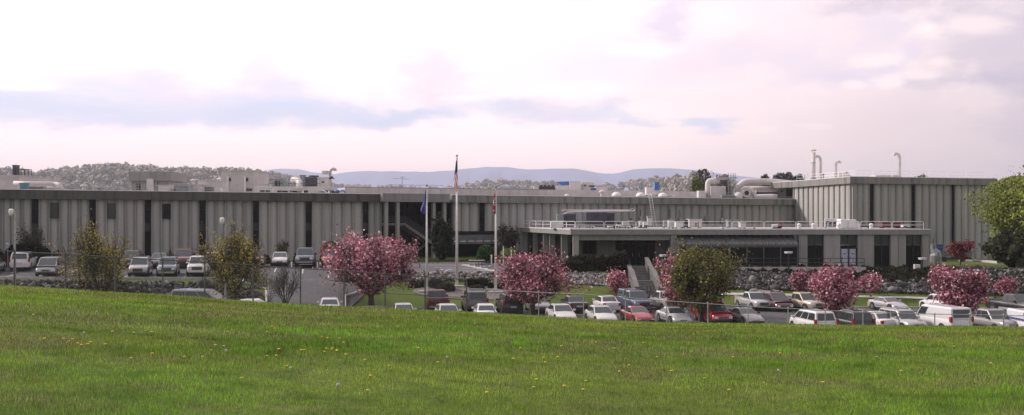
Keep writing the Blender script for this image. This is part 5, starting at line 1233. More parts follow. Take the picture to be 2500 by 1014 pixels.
# upper lot
VV('pale green sedan tail cut by the left edge of the photo', 'sedan', 'pewter', -22, 105, 12)
VV('champagne minivan facing the stone wall left of the first shrub', 'minivan', 'pewter', 122, 102.5, 14, 'minivan', lower='darkgrey')
VV('petal covered silver jeep right of the first yellow green shrub', 'suv', 'silver', 343, 102.5, 13, 'suv', rack=1, lower='darkgrey')
VV('slate grey utility car between the silver jeep and the white pickup', 'suv', 'slate', 411, 103.0, 13, 'suv')
VV('white pickup with dark windscreen facing the stone wall', 'pickup', 'white', 486, 103.0, 12, 'pickup', lower='white')
VV('black wagon with white roof behind the middle shrub', 'suv', 'darkgrey', 562, 103.5, 12, 'suv', rack=1)
VV('white minivan seen from behind by the dark hedge', 'minivan', 'white', 57, 108.5, 196, 'minivan', lower='white')
VV('dark covered utility car hidden behind the first shrub', 'suv', 'darkgrey', 322, 111, 12, 'suv')
VV('gunmetal sedan with pale windscreen before the third window strip', 'sedan', 'darkgrey', 390, 111.5, 12)
VV('dark red utility car behind the white pickup', 'suv', 'darkred', 449, 112, 12, 'suv', scale=1.06)
VV('white sedan with petals left of the middle shrub', 'sedan', 'white', 519, 113, 12, lower='white')
VV('white utility car seen through the twigs of the middle shrub', 'suv', 'white', 567, 114, 12, 'suv')
VV('maroon wagon behind the right side of the middle shrub', 'suv', 'maroon', 626, 115, 12, 'suv')
VV('small silver sedan beneath the bare wall tree', 'sedan', 'silver', 684, 116.5, 10)
VV('big blue grey pickup with wide mirrors under the last dark window strip', 'pickup', 'bluegrey', 746, 116, 9, 'pickup', scale=1.06)
VV('bright red utility car beside the round green bush', 'suv', 'red', 806, 116.5, 10, 'suv')
# white van with blue lettering at the right edge
o = VV('white van with blue stripes and NO lettering at the right edge', 'van', 'white', 2520, 81.5, 0, 'van', lower='white', scale=.93)
S = SPEC['van']; hw = S['W'] / 2; nf = S['L'] / 2
def sign_text(txt, size, loc, rot, m_, parent, name='lettering', ext=.004):
    cu = bpy.data.curves.new(name, 'FONT'); cu.body = txt; cu.size = size; cu.extrude = ext; cu.align_x = 'CENTER'; cu.align_y = 'CENTER'
    t = bpy.data.objects.new(name, cu); col.objects.link(t); dg = bpy.context.evaluated_depsgraph_get()
    me = bpy.data.meshes.new_from_object(t.evaluated_get(dg)); bpy.data.objects.remove(t)
    me.materials.clear(); me.materials.append(m_)
    q = bpy.data.objects.new(name, me); col.objects.link(q); q.parent = parent; q.location = loc; q.rotation_euler = rot; return q
BSIGN = mat('sign_blue', (.03, .05, .25), .5, 0, .05)
mb = MB(); mb.box(-hw * .93, hw * .93, nf + .035, nf + .05, .30, .98); pn = mb.build('blue_panel', BSIGN, o)
sign_text('NO', .36, (.42, nf + .056, .80), (R(90), 0, R(180)), WHITE, pn)
sign_text('DEPOSIT', .36, (.02, nf + .056, .47), (R(90), 0, R(180)), mat('pale_letter', (.35, .42, .62), .5), pn)
for zz in (1.32, 1.40):
    mb = MB(); mb.box(-hw * 1.0, -hw * 1.0 + .02, -2.4, 1.9, zz, zz + .06); mb.box(hw - .02, hw + .005, -2.4, 1.9, zz, zz + .06); mb.build('blue_stripe', BSIGN, o)
mb = MB(); mb.box(-hw * .9, hw * .9, nf - .2, nf + .03, 1.02, 1.09); mb.build('blue_stripe', BSIGN, o)

# ---------------- fences ----------------
def wire_mat():
    m_, n_, b_ = base_mat('chain_link'); t = n_.new('ShaderNodeTexCoord').outputs['Object']; s_ = n_.new('ShaderNodeSeparateXYZ'); n_.put(s_.inputs[0], t)
    u = n_.m('MULTIPLY', n_.m('ADD', s_.outputs[0], s_.outputs[2]), 1 / .085); v = n_.m('MULTIPLY', n_.m('SUBTRACT', s_.outputs[0], s_.outputs[2]), 1 / .085)
    fu = n_.m('LESS_THAN', n_.m('FRACT', n_.m('ADD', u, 500.0)), .05); fv = n_.m('LESS_THAN', n_.m('FRACT', n_.m('ADD', v, 500.0)), .05)
    a = n_.m('MAXIMUM', fu, fv); n_.put(b_.inputs['Alpha'], a); b_.inputs['Base Color'].default_value = (.16, .16, .16, 1); b_.inputs['Roughness'].default_value = .6
    MATS['chain_link'] = m_; return m_
WIRE = wire_mat()
def fence(label, pts, posts, m_, midrail=None, barbs=(), r=.03, rr_=.022, Yf=66.0, labelp=None):
    """pts: (px, py) of the top rail"""
    xs = [q[0] for q in pts]; yy = [q[1] for q in pts]
    topz = lambda px: (HY - np.interp(px, xs, yy)) * Yf / F
    b = Vector(((xs[0] - 1250) / F * Yf, Yf, 0)); o = thing('chain_link_fence', label, 'fence', b)
    L = lambda px, z: Vector(((px - 1250) / F * Yf - b.x, 0, z))
    for (p0, p1) in zip(pts[:-1], pts[1:]):
        mb = MB(); mb.tube([L(p0[0], topz(p0[0])), L(p1[0], topz(p1[0]))], rr_, 5); mb.build('top_rail', m_, o)
    for px in posts:
        X = (px - 1250) / F * Yf; g = G(X, Yf); mb = MB(); mb.tube([L(px, g - .2), L(px, topz(px) + .05)], r, 6)
        mb.ball(tuple(L(px, topz(px) + .06)), r * 1.2, n=6, m=4); mb.build('post', m_, o)
        if px in barbs:
            mb = MB(); q = L(px, topz(px) + .05); mb.tube([q, q + Vector((-.09, -.12, .38))], .022, 5); mb.build('barb_arm', DARKM, o)
    for (a, b_) in (midrail or []):
        mb = MB(); mb.tube([L(a[0], (HY - a[1]) * Yf / F), L(b_[0], (HY - b_[1]) * Yf / F)], .018, 5); mb.build('mid_rail', m_, o)
    for p0, p1 in zip(posts[:-1], posts[1:]):
        mb = MB(); g0 = G((p0 - 1250) / F * Yf, Yf) + .05; g1 = G((p1 - 1250) / F * Yf, Yf) + .05
        mb.add([L(p0, g0) + Vector((0, .03, 0)), L(p1, g1) + Vector((0, .03, 0)), L(p1, topz(p1)) + Vector((0, .03, 0)), L(p0, topz(p0)) + Vector((0, .03, 0))], [(0, 1, 2, 3)])
        mb.build('chain_link', WIRE, o)
    return o
fence('tall dark chain link fence with slanted arms running down the left side', [(-120, 603), (0, 612.5), (160, 621), (400, 635), (520, 641), (735, 655.5), (840, 662), (1038, 676), (1139, 683)], [-100, 35, 160, 281, 397, 500, 618, 733.5, 840, 940, 1038, 1139], GALVD, [((-100, 663), (35, 669)), ((500, 690), (733.5, 702.5)), ((940, 716), (1139, 727))], (35, 160, 397, 1038), .05, .034)
fence('lower silver chain link fence between the grass and the lower lot', [(1141, 704.5), (1313, 714), (1425, 719), (1527, 726.5), (1627, 735), (1827, 748.5), (1924, 753.5), (2015, 758), (2107, 762.5), (2195, 765), (2283, 767), (2368, 768.5), (2450, 770.5), (2535, 772)], [1207, 1315, 1424.5, 1527, 1627.5, 1728, 1826.5, 1924, 2015, 2107, 2195, 2282, 2367.5, 2450, 2535], GALV, None, (), .036, .026)
# ---------------- vegetation and stones ----------------
def quads(C, size, rs, up=0.0, aspect=1.0, nrm=None, rand=.5):
    """random oriented quads at centres C (n,3), size (n,)"""
    n = len(C)
    if nrm is not None:
        nn = nrm + rs.normal(size=(n, 3)) * rand; nn /= np.linalg.norm(nn, axis=1)[:, None]; t = rs.normal(size=(n, 3)); a = np.cross(nn, t); a /= np.linalg.norm(a, axis=1)[:, None]; b = np.cross(nn, a)
        s_ = np.asarray(size).reshape(-1, 1) * .5; u = a * s_; v = b * s_ * aspect
        return np.stack([C - u - v, C + u - v, C + u + v, C - u + v], 1).reshape(-1, 3), np.arange(n * 4).reshape(-1, 4)
    a = rs.normal(size=(n, 3)); a /= np.linalg.norm(a, axis=1)[:, None]; b = rs.normal(size=(n, 3)); b[:, 2] += up
    b -= a * (a * b).sum(1)[:, None]; b /= np.linalg.norm(b, axis=1)[:, None] + 1e-9
    s_ = np.asarray(size).reshape(-1, 1) * .5; u = a * s_; v = b * s_ * aspect
    V = np.stack([C - u - v, C + u - v, C + u + v, C - u + v], 1).reshape(-1, 3)
    return V, np.arange(n * 4).reshape(-1, 4)
def pick(rs, n, pal, w_):
    w_ = np.array(w_, float); w_ /= w_.sum(); idx = rs.choice(len(pal), n, p=w_); c_ = np.array(pal)[idx]
    return c_ * rs.uniform(.75, 1.25, (n, 1))
def skeleton(rs, n0, lv, spread, L0, r0, trunk, kids=4, up=.25, wig=.22):
    """returns tubes [(pts, radii)] and twig points with level"""
    tubes = []; tips = []
    def grow(p, d, L, r, lev):
        ns = 4; pts = [p.copy()]; rad = [r]; q = p.copy(); dd = d.copy()
        for i in range(ns):
            dd = dd + rs.normal(size=3) * wig * (.6 + .4 * lev); dd[2] += up * .25; dd /= np.linalg.norm(dd); q = q + dd * L / ns
            pts.append(q.copy()); rad.append(r * (1 - .7 * (i + 1) / ns))
            if lev < lv and i >= (1 if lev == 0 else 0):
                for k in range(kids if i < ns - 1 else 2):
                    if rs.random() < .8:
                        e = dd + rs.normal(size=3) * .62; e[2] += up; e /= np.linalg.norm(e); grow(q, e, L * rs.uniform(.42, .62), rad[-1] * .72, lev + 1)
            if lev >= lv - 1: tips.append(q.copy())
        tubes.append((pts, rad))
    base = np.zeros(3)
    if trunk > 0: tubes.append(([base.copy(), np.array([0, 0, trunk * .6]), np.array([0, 0, trunk])], [r0 * 1.25, r0, r0 * .95]))
    for k in range(n0):
        a = 2 * math.pi * (k + rs.uniform(-.3, .3)) / n0; sp = spread * rs.uniform(.25, 1.0)
        d = np.array([math.cos(a) * math.sin(sp), math.sin(a) * math.sin(sp), math.cos(sp)])
        grow(np.array([0, 0, trunk * .95]), d, L0 * rs.uniform(.85, 1.1), r0 * .6, 0)
    return tubes, np.array(tips)
def tree(label, px, Y, wpx, ytop, pal, wts, m_, seed, name='tree', cat='tree', spread=1.0, n0=7, lv=2, leaves=6000, ls=.13, jit=.28, trunk=.9, bark=None, r0=.16, aspect=1.0, group=None, fullness=0.5, squash=1.0, ybase=None, low=.1, kids=4, keep=1.0, vase=False):
    rs = np.random.RandomState(seed); b = at(px, Y); H = (HY - ytop) * Y / F - b.z; Wd = wpx * Y / F
    o = thing(name, label, cat, b, 0, group)
    tubes, tips = skeleton(rs, n0, lv, spread, 1.6, .12, trunk / H * 2.2, kids)
    hi_ = np.percentile(tips[:, 2], 98); wx = np.percentile(np.abs(tips[:, 0]), 97)
    sz = (H - .15) / hi_; sx = (Wd / 2 - .3) / wx * .86; S_ = np.array([sx, sx, sz])
    tips = tips * S_
    mb = MB()
    for pts, rad in tubes:
        if m_ is FARM and (max(p_[2] for p_ in pts) * sz > H or name == 'pine_tree' and max(p_[2] for p_ in pts) * sz > H * .8): continue
        mb.tube([Vector(np.array(p) * S_) for p in pts], [max(r * r0 / .12, .012) for r in rad], 5 if rad[0] > .04 else 3, caps=False)
    mb.build('trunk', bark or BARK, o)
    if leaves:
        T = tips[rs.choice(len(tips), leaves)]; C_ = T + rs.normal(size=(leaves, 3)) * jit * np.array([1, 1, squash])
        # some on an uneven hull volume so that the crown closes
        nf = int(leaves * fullness)
        if nf:
            th = rs.uniform(0, 2 * np.pi, nf); ph = rs.uniform(-.35, 1, nf); rr_ = rs.uniform(.3, 1, nf) ** .5
            lump = 1 + .14 * np.sin(3 * th + seed + 2 * ph) + .13 * np.sin(5 * th + 6 * ph + seed * 2) + .08 * np.sin(9 * th - 8 * ph + seed) - .15 * rs.rand(nf)
            R_ = Wd / 2 * .84 * lump; hz = H * (low + (1 - low) * (ph + .35) / 1.35)
            tt = hz / H; env = np.where(tt < .6, .16 + .84 * np.clip((tt - low) / (.6 - low), 0, 1) ** .8, (1 - (np.clip((tt - .6) / (.5 if vase else .42), 0, 1)) ** 2.2) ** .5); env = np.clip(env + .10 * np.sin(th * 5 + seed), .05, 1.1)
            C_[:nf] = np.stack([np.cos(th) * R_ * rr_ * env, np.sin(th) * R_ * rr_ * env, hz], 1)
        if vase:
            sp = []
            for k in range(int(10 + Wd * 4)):
                a = rs.uniform(0, 6.28); q = rs.uniform(0, .42) ** .8 * Wd; z0_ = H * rs.uniform(.70, .88); ln_ = rs.uniform(.06, .17) * H
                t_ = rs.rand(26, 1); b0 = np.array([math.cos(a) * q, math.sin(a) * q, z0_]); dd_ = np.array([math.cos(a) * .4, math.sin(a) * .4, 1.0]) * ln_
                sp.append(b0 + dd_ * t_ + rs.normal(size=(26, 3)) * .07)
                mb = MB() if False else None
            C_ = np.concatenate([C_] + sp)
        C_ = C_[(C_[:, 2] > H * low * .6)]
        if m_ is FARM: C_ = C_[C_[:, 2] < H * (1.0 + .03 * np.sin(C_[:, 0] * 3))]
        # gaps: knock out clumps
        kx = rs.normal(size=(3, 3)) * 1.6
        g = sum(np.sin(C_ @ k * 1.3 + i) for i, k in enumerate(kx)); C_ = C_[(g > -1.5) | (rs.rand(len(C_)) < .25)]
        n = len(C_); nr_ = C_ - np.array([0, 0, H * .45]); nr_ /= np.linalg.norm(nr_, axis=1)[:, None] + 1e-6; V, Fa = quads(C_, rs.uniform(.6, 1.3, n) * ls, rs, .3, aspect, nr_, .8)
        cc = pick(rs, n, pal, wts); cl = .72 + .5 * (np.sin(C_ @ kx[0]) * .5 + .5)
        cc = cc * cl[:, None]
        np_mesh('crown', V, Fa, m_, np.repeat(cc, 4, 0), o)
    return o
PINK = [(.58, .255, .31), (.42, .15, .20), (.76, .47, .52), (.22, .07, .09), (.10, .045, .05), (.88, .72, .75)]
PW = [3.2, 3.0, 1.5, 1.8, 1.3, .55]
OLV = [(.36, .32, .055), (.26, .26, .05), (.52, .39, .08), (.18, .16, .07), (.36, .28, .12)]
OW = [3, 3, 1.2, 2.5, 1.2]
tree('largest pink blossom tree, at the left beside the driveway', 905, 97.4, 238, 580, PINK, PW, PETAL, 3, 'cherry_tree', 'blossom tree', .98, 11, 2, 11500, .145, .27, 1.1, r0=.30, group='pink blossom trees', vase=True, fullness=.26, low=.16)
tree('pink blossom tree rising between the red flag pole and the annex corner', 1300, 92.5, 190, 622, PINK, [2.4, 3.2, 1.2, 2.6, 2, .5], PETAL, 4, 'cherry_tree', 'blossom tree', .95, 10, 2, 9500, .14, .27, 1.5, r0=.26, group='pink blossom trees', vase=True, fullness=.26, low=.22)
tree('small pink blossom tree on the lawn left of the entrance steps', 1508, 108, 58, 662, PINK, PW, PETAL, 5, 'cherry_tree', 'blossom tree', 1.1, 6, 2, 2600, .14, .25, .4, r0=.08, group='pink blossom trees', fullness=.5, low=.05)
tree('pink blossom tree leaning out behind the olive green tree', 1664, 96, 140, 628, PINK, [2.6, 3.4, 1.0, 2.4, 1.6, .5], PETAL, 6, 'cherry_tree', 'blossom tree', 1.1, 7, 2, 8500, .15, .3, 1.0, r0=.14, group='pink blossom trees', vase=True, fullness=.45, low=.15)
tree('broad olive green tree between the two silver coupes', 1712, 90.0, 196, 606, [(.19, .19, .04), (.13, .13, .04), (.34, .33, .06), (.08, .08, .04), (.17, .12, .06)], [2.5, 3.2, 1.3, 3, 1.4], LEAF, 7, 'olive_green_tree', 'tree', 1.05, 10, 2, 10500, .13, .32, 1.1, r0=.24, fullness=.36, low=.14)
tree('small pink tree on the bank in front of the curved canopy end', 1952, 111, 66, 667, PINK, PW, PETAL, 8, 'cherry_tree', 'blossom tree', 1.2, 6, 2, 3000, .15, .25, 1.2, r0=.09, group='pink blossom trees', fullness=.5, low=.25)
tree('dense pink blossom tree behind the white minivan', 2036, 92, 124, 655, PINK, [2.6, 3.6, 1.4, 1.8, 1.2, .7], PETAL, 9, 'cherry_tree', 'blossom tree', .95, 10, 2, 8000, .14, .3, 1.0, r0=.17, group='pink blossom trees', vase=True, fullness=.28, low=.12)
tree('small round pink tree on the bank right of the dense pink tree', 2126, 111, 62, 670, PINK, PW, PETAL, 10, 'cherry_tree', 'blossom tree', 1.2, 6, 2, 2800, .15, .24, 1.2, r0=.08, group='pink blossom trees', fullness=.5, low=.3)
tree('pink blossom tree on the bank behind the last big one', 2300, 110.5, 70, 650, PINK, [2.6, 3.8, .9, 2.2, 1.2, .4], PETAL, 11, 'cherry_tree', 'blossom tree', 1.2, 6, 2, 3800, .16, .28, 1.2, r0=.1, group='pink blossom trees', fullness=.5, low=.2)
tree('last big pink blossom tree, right, above the white panel van', 2357, 90.5, 128, 664, PINK, [2.0, 3.8, 1.0, 3, 1.8, .6], PETAL, 12, 'cherry_tree', 'blossom tree', .95, 10, 2, 8800, .14, .3, 1.2, r0=.18, group='pink blossom trees', vase=True, fullness=.28, low=.16)
tree('small dull pink tree on the rubble bank at the right edge', 2456, 111.5, 62, 683, PINK, [1.4, 3.8, .4, 3, 1.4, .1], PETAL, 13, 'cherry_tree', 'blossom tree', 1.2, 6, 2, 2300, .15, .24, .8, r0=.08, group='pink blossom trees', fullness=.5, low=.25)
tree('flat topped red leaved tree before the tower foot', 2345, 136, 72, 588, [(.30, .06, .07), (.20, .045, .055), (.38, .12, .13), (.1, .03, .03)], [3, 3, 1, 1.5], PETAL, 14, 'red_maple', 'tree', 1.25, 5, 2, 900, .2, .22, 1.2, r0=.09, fullness=0.0, squash=.5, low=.45)
tree('yellow green shrubby tree left of the silver jeep', 246, 93.5, 196, 562, OLV, [3, 2.2, 2.4, 1.4, 1.4], LEAF, 15, 'golden_shrub_tree', 'tree', 1.35, 12, 2, 4600, .11, .26, .25, r0=.10, group='yellow green shrubby trees', fullness=.08, low=.06, kids=5)
tree('yellow green shrubby tree around the second pole lamp', 574, 92.5, 188, 572, OLV, [2.6, 2, 2.6, 2.2, 1.4], LEAF, 16, 'golden_shrub_tree', 'tree', 1.25, 13, 2, 6200, .11, .26, .9, r0=.13, group='yellow green shrubby trees', fullness=.10, low=.12, kids=5)
tree('leafless sapling standing in front of the driveway', 697, 86, 84, 646, [(1, 1, 1)], [1], LEAF, 17, 'bare_sapling', 'tree', .9, 7, 2, 0, bark=BARK, r0=.10, trunk=1.0, kids=3)
tree('small thin leaved tree against the wall above the silver sedan', 690, 122, 38, 588, [(.12, .10, .05), (.07, .06, .04)], [1, 1], LEAF, 18, 'small_tree', 'tree', .8, 6, 2, 420, .14, .2, 1.2, r0=.06, fullness=.2, bark=BARKG, low=.4)
tree('thin bare shrub before the fourth wall panel', 415, 118, 20, 608, [(.1, .09, .05)], [1], LEAF, 19, 'small_tree', 'tree', .8, 5, 2, 120, .1, .2, .5, r0=.05, fullness=.1, bark=BARKG)
tree('tall thin bare tree above the dark hedge at left', 75, 112.5, 72, 558, [(.07, .065, .045)], [1], LEAF, 20, 'bare_tree', 'tree', .9, 8, 2, 700, .14, .3, .8, r0=.07, fullness=.2, bark=BARKG, low=.3)
tree('dark conical evergreen against the entrance columns', 1079, 131, 52, 543, [(.016, .028, .013), (.028, .042, .018)], [1, 1], LEAF, 21, 'evergreen_tree', 'tree', .9, 8, 2, 6500, .26, .25, .4, r0=.12, fullness=.3, low=.02)
tree('dark leafless tree at the left corner of the annex', 1238, 135, 66, 552, [(.03, .03, .02), (.05, .045, .03)], [1, 1], LEAF, 22, 'bare_tree', 'tree', 1.1, 8, 2, 1500, .16, .3, 1.0, r0=.1, fullness=.3, low=.3)
# big green trees at the right edge
GRN = [(.26, .30, .05), (.19, .225, .045), (.33, .36, .085), (.08, .095, .03), (.035, .045, .018)]
tree('tall bright spring green tree at the right edge beside the tower', 2512, 128, 300, 430, GRN, [3, 3, 1.8, .9, .4], LEAF, 23, 'spring_green_tree', 'tree', 1.0, 9, 2, 34000, .17, .8, 2.0, r0=.22, fullness=.5, low=.3)
tree('second bright green tree cut by the right edge of the photo', 2610, 120, 250, 380, GRN, [3, 3, 1.8, .9, .4], LEAF, 24, 'spring_green_tree', 'tree', 1.0, 9, 2, 14000, .26, .5, 3.5, r0=.3, fullness=.5, low=.3)
tree('low dark evergreen thicket under the spring green tree', 2500, 124, 200, 566, [(.045, .055, .024), (.055, .062, .03), (.08, .09, .035)], [3, 2, 1], LEAF, 25, 'dark_thicket', 'thicket', 1.1, 9, 2, 13000, .34, .5, .5, r0=.2, fullness=.8, low=.0)
def shrub(label, px, Y, wpx, ytop, pal, seed, n=1800, ls=.12, name='round_shrub', cat='shrub', group=None, depth=None, base=None, flat=2.6, m_=None):
    rs = np.random.RandomState(seed); b = at(px, Y); H = (HY - ytop) * Y / F - b.z; Wd = wpx * Y / F; D = depth or Wd
    o = thing(name, label, cat, b, 0, group)
    th = rs.uniform(0, 2 * np.pi, n); u = rs.uniform(-.15, 1, n); rr_ = rs.uniform(.72, 1.0, n)
    lump = 1 + .07 * np.sin(5 * th + seed) + .05 * np.sin(9 * th + 7 * u)
    cr = np.clip(1 - np.clip(u, 0, 1) ** flat, 0, 1) ** (1 / flat)
    C_ = np.stack([np.cos(th) * Wd / 2 * cr * rr_ * lump, np.sin(th) * D / 2 * cr * rr_ * lump, np.clip(u, .02, 1) * H * (.6 + .4 * rr_) * (.96 + .05 * np.sin(4 * th + seed))], 1)
    V, Fa = quads(C_, rs.uniform(.6, 1.3, n) * ls, rs); cc = pick(rs, n, pal, [1] * len(pal))
    np_mesh('foliage', V, Fa, m_ or LEAF, np.repeat(cc, 4, 0), o)
    mb = MB()
    for k in range(5): a = k * 1.256; mb.tube([(0, 0, -.1), (math.cos(a) * Wd * .3, math.sin(a) * D * .3, H * .75)], [.05, .02], 4)
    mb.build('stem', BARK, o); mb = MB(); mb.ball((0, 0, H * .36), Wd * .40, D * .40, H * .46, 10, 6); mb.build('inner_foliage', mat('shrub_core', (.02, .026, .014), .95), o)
    return o
DK = [(.022, .028, .016), (.034, .036, .02), (.05, .045, .028)]
MG = [(.035, .085, .02), (.055, .12, .025), (.025, .06, .018)]
YG = [(.16, .26, .03), (.11, .21, .03), (.22, .30, .05)]
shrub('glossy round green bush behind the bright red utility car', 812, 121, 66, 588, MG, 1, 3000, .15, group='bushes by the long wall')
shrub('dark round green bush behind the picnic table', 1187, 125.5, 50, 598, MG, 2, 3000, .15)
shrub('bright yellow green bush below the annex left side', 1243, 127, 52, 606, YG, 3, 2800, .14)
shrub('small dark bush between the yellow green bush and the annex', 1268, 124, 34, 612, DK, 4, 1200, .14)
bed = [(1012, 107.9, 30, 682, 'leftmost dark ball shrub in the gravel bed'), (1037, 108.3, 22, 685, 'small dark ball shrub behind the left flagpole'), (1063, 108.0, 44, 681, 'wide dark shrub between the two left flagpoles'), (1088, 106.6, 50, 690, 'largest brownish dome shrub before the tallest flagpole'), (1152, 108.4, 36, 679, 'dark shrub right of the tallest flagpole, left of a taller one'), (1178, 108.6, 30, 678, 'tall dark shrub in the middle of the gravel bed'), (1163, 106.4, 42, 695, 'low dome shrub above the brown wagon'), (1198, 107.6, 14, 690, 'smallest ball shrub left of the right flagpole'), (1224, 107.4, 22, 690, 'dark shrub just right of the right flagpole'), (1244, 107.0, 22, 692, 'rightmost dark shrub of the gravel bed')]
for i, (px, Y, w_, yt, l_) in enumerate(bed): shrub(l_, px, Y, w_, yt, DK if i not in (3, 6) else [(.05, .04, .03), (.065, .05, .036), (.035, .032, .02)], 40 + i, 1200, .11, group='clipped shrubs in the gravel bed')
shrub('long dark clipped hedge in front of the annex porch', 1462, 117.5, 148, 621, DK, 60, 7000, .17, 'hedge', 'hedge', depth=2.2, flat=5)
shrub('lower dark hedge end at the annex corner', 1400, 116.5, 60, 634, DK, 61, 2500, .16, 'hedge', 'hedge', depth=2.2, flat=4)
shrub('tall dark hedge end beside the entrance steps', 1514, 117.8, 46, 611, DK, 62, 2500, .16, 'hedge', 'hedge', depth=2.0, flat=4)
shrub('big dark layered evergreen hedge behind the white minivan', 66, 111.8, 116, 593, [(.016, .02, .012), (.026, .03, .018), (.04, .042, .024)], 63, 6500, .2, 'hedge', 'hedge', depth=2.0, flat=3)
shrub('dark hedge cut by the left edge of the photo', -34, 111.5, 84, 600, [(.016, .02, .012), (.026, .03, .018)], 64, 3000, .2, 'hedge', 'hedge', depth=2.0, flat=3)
shrub('small thin twiggy shrub right of the dark layered hedge', 138, 113.5, 26, 610, [(.05, .05, .03), (.07, .065, .04)], 65, 500, .12)
for i, (a, b_, l_) in enumerate(((640, 660, 'low dry shrub left of the small silver sedan'), (716, 730, 'low dry shrub between silver sedan and big pickup'), (782, 795, 'low dark shrub left of the bright red utility car'))):
    shrub(l_, (a + b_) / 2, 120.5, b_ - a, 622, [(.06, .055, .03), (.045, .04, .025)], 70 + i, 500, .14, group='low shrubs along the long wall')
# ground cover on the bank (stuff)
def cover(name, label, cols_, pal, n, ls, hgt, seed, cat='ground cover', m_=None):
    rs = np.random.RandomState(seed); xs = [c_[0] for c_ in cols_]; px = rs.uniform(xs[0], xs[-1], n)
    y0 = np.interp(px, xs, [c_[1] for c_ in cols_]); y1 = np.interp(px, xs, [c_[2] for c_ in cols_]); Y = y0 + (y1 - y0) * rs.rand(n)
    X = (px - 1250) / F * Y; Z = np.array([G(a, b_) for a, b_ in zip(X, Y)]) + rs.rand(n) * hgt * (.6 + .4 * np.sin(px * .2))
    V, Fa = quads(np.stack([X, Y, Z], 1), rs.uniform(.5, 1.4, n) * ls, rs); cc = pick(rs, n, pal, [1] * len(pal))
    return stuff(np_mesh(name, V, Fa, m_ or LEAF, np.repeat(cc, 4, 0)), label, cat)
cover('ground_cover', 'dark creeping juniper along the top of the rubble bank', [(1640, 118.5, 120.6), (1900, 118.0, 120.6), (2060, 116.0, 120.6), (2250, 115.6, 120.4), (2290, 118.0, 120), (2330, 119.5, 120.5)], DK, 15000, .22, .4, 80)
cover('ground_cover', 'dark low growth among the stones of the bank', [(1760, 112.8, 118), (2700, 112.8, 119)], DK, 5200, .2, .25, 81)
cover('ground_cover', 'thin dry grass strip at the foot of the long wall', [(330, 117, 121), (660, 120.5, 127), (930, 123, 133), (1190, 126.5, 131)], [(.06, .07, .025), (.08, .075, .035), (.05, .05, .03)], 5200, .14, .15, 82)
# stones
ICO = np.array([(0, 0, -1), (.72, -.53, -.45), (-.28, -.85, -.45), (-.89, 0, -.45), (-.28, .85, -.45), (.72, .53, -.45), (.28, -.85, .45), (-.72, -.53, .45), (-.72, .53, .45), (.28, .85, .45), (.89, 0, .45), (0, 0, 1)])
IF = np.array([(0, 1, 2), (1, 0, 5), (0, 2, 3), (0, 3, 4), (0, 4, 5), (1, 5, 10), (2, 1, 6), (3, 2, 7), (4, 3, 8), (5, 4, 9), (1, 10, 6), (2, 6, 7), (3, 7, 8), (4, 8, 9), (5, 9, 10), (6, 10, 11), (7, 6, 11), (8, 7, 11), (9, 8, 11), (10, 9, 11)])
def rocks(label, cols_, n, size, pal, wts, seed, lift=.1, name='rubble'):
    rs = np.random.RandomState(seed); xs = [c_[0] for c_ in cols_]; px = rs.uniform(xs[0], xs[-1], n)
    y0 = np.interp(px, xs, [c_[1] for c_ in cols_]); y1 = np.interp(px, xs, [c_[2] for c_ in cols_]); Y = y0 + (y1 - y0) * rs.rand(n); X = (px - 1250) / F * Y
    Z = np.array([G(a, b_) for a, b_ in zip(X, Y)]) + lift * rs.rand(n); s_ = rs.lognormal(0, .35, n) * size / 2
    V = ICO[None] * rs.uniform(.65, 1.25, (n, 12, 1)) * (s_[:, None] * rs.uniform(.6, 1.3, (n, 3)))[:, None, :]
    a = rs.uniform(0, 6.28, n); c_, q = np.cos(a)[:, None], np.sin(a)[:, None]
    V = np.stack([V[..., 0] * c_ - V[..., 1] * q, V[..., 0] * q + V[..., 1] * c_, V[..., 2]], -1) + np.stack([X, Y, Z], 1)[:, None, :]
    Fa = (IF[None] + (np.arange(n) * 12)[:, None, None]).reshape(-1, 3); cc = np.repeat(pick(rs, n, pal, wts), 12, 0)
    return stuff(np_mesh(name, V.reshape(-1, 3), Fa, ROCKM, cc), label, 'rubble')
RP = [(.125, .112, .106), (.075, .068, .066), (.19, .175, .165), (.34, .32, .305), (.04, .037, .036)]
rocks('dark limestone rubble wall below the upper parking lot', [(-200, 93.2, 95.9), (0, 93.2, 95.9), (640, 93.4, 95.6)], 5200, .30, RP, [3, 4, 1.3, .35, 3.4], 1, .2)
rocks('pale rubble wall between the visitor lot and the gravel bed', [(945, 110.2, 112.2), (1130, 110.2, 112.0), (1260, 110.2, 112.2)], 2600, .25, RP, [3, 1.2, 3, 2.5, .8], 2)
rocks('pale broken stone bank below the porch hedge', [(1375, 110.6, 115.2), (1530, 110.8, 115)], 1900, .26, RP, [3, 1.5, 2.6, 2.2, 1.2], 3)
rocks('dark limestone rubble bank below the terrace', [(1752, 113.2, 118.2), (1960, 113.2, 118), (2060, 113.2, 116), (2280, 113.2, 117), (2330, 113.2, 121), (2700, 113.2, 121)], 8000, .28, [(.12, .11, .107), (.075, .07, .07), (.20, .185, .18), (.36, .34, .33), (.04, .038, .038)], [3, 4, 1.2, .5, 3.6], 4)
rocks('stone edging round the foot of the entrance steps', [(1700, 113.2, 117.5), (1760, 113.2, 118)], 260, .34, RP, [3, 4, 1.6, .8, 3], 5)
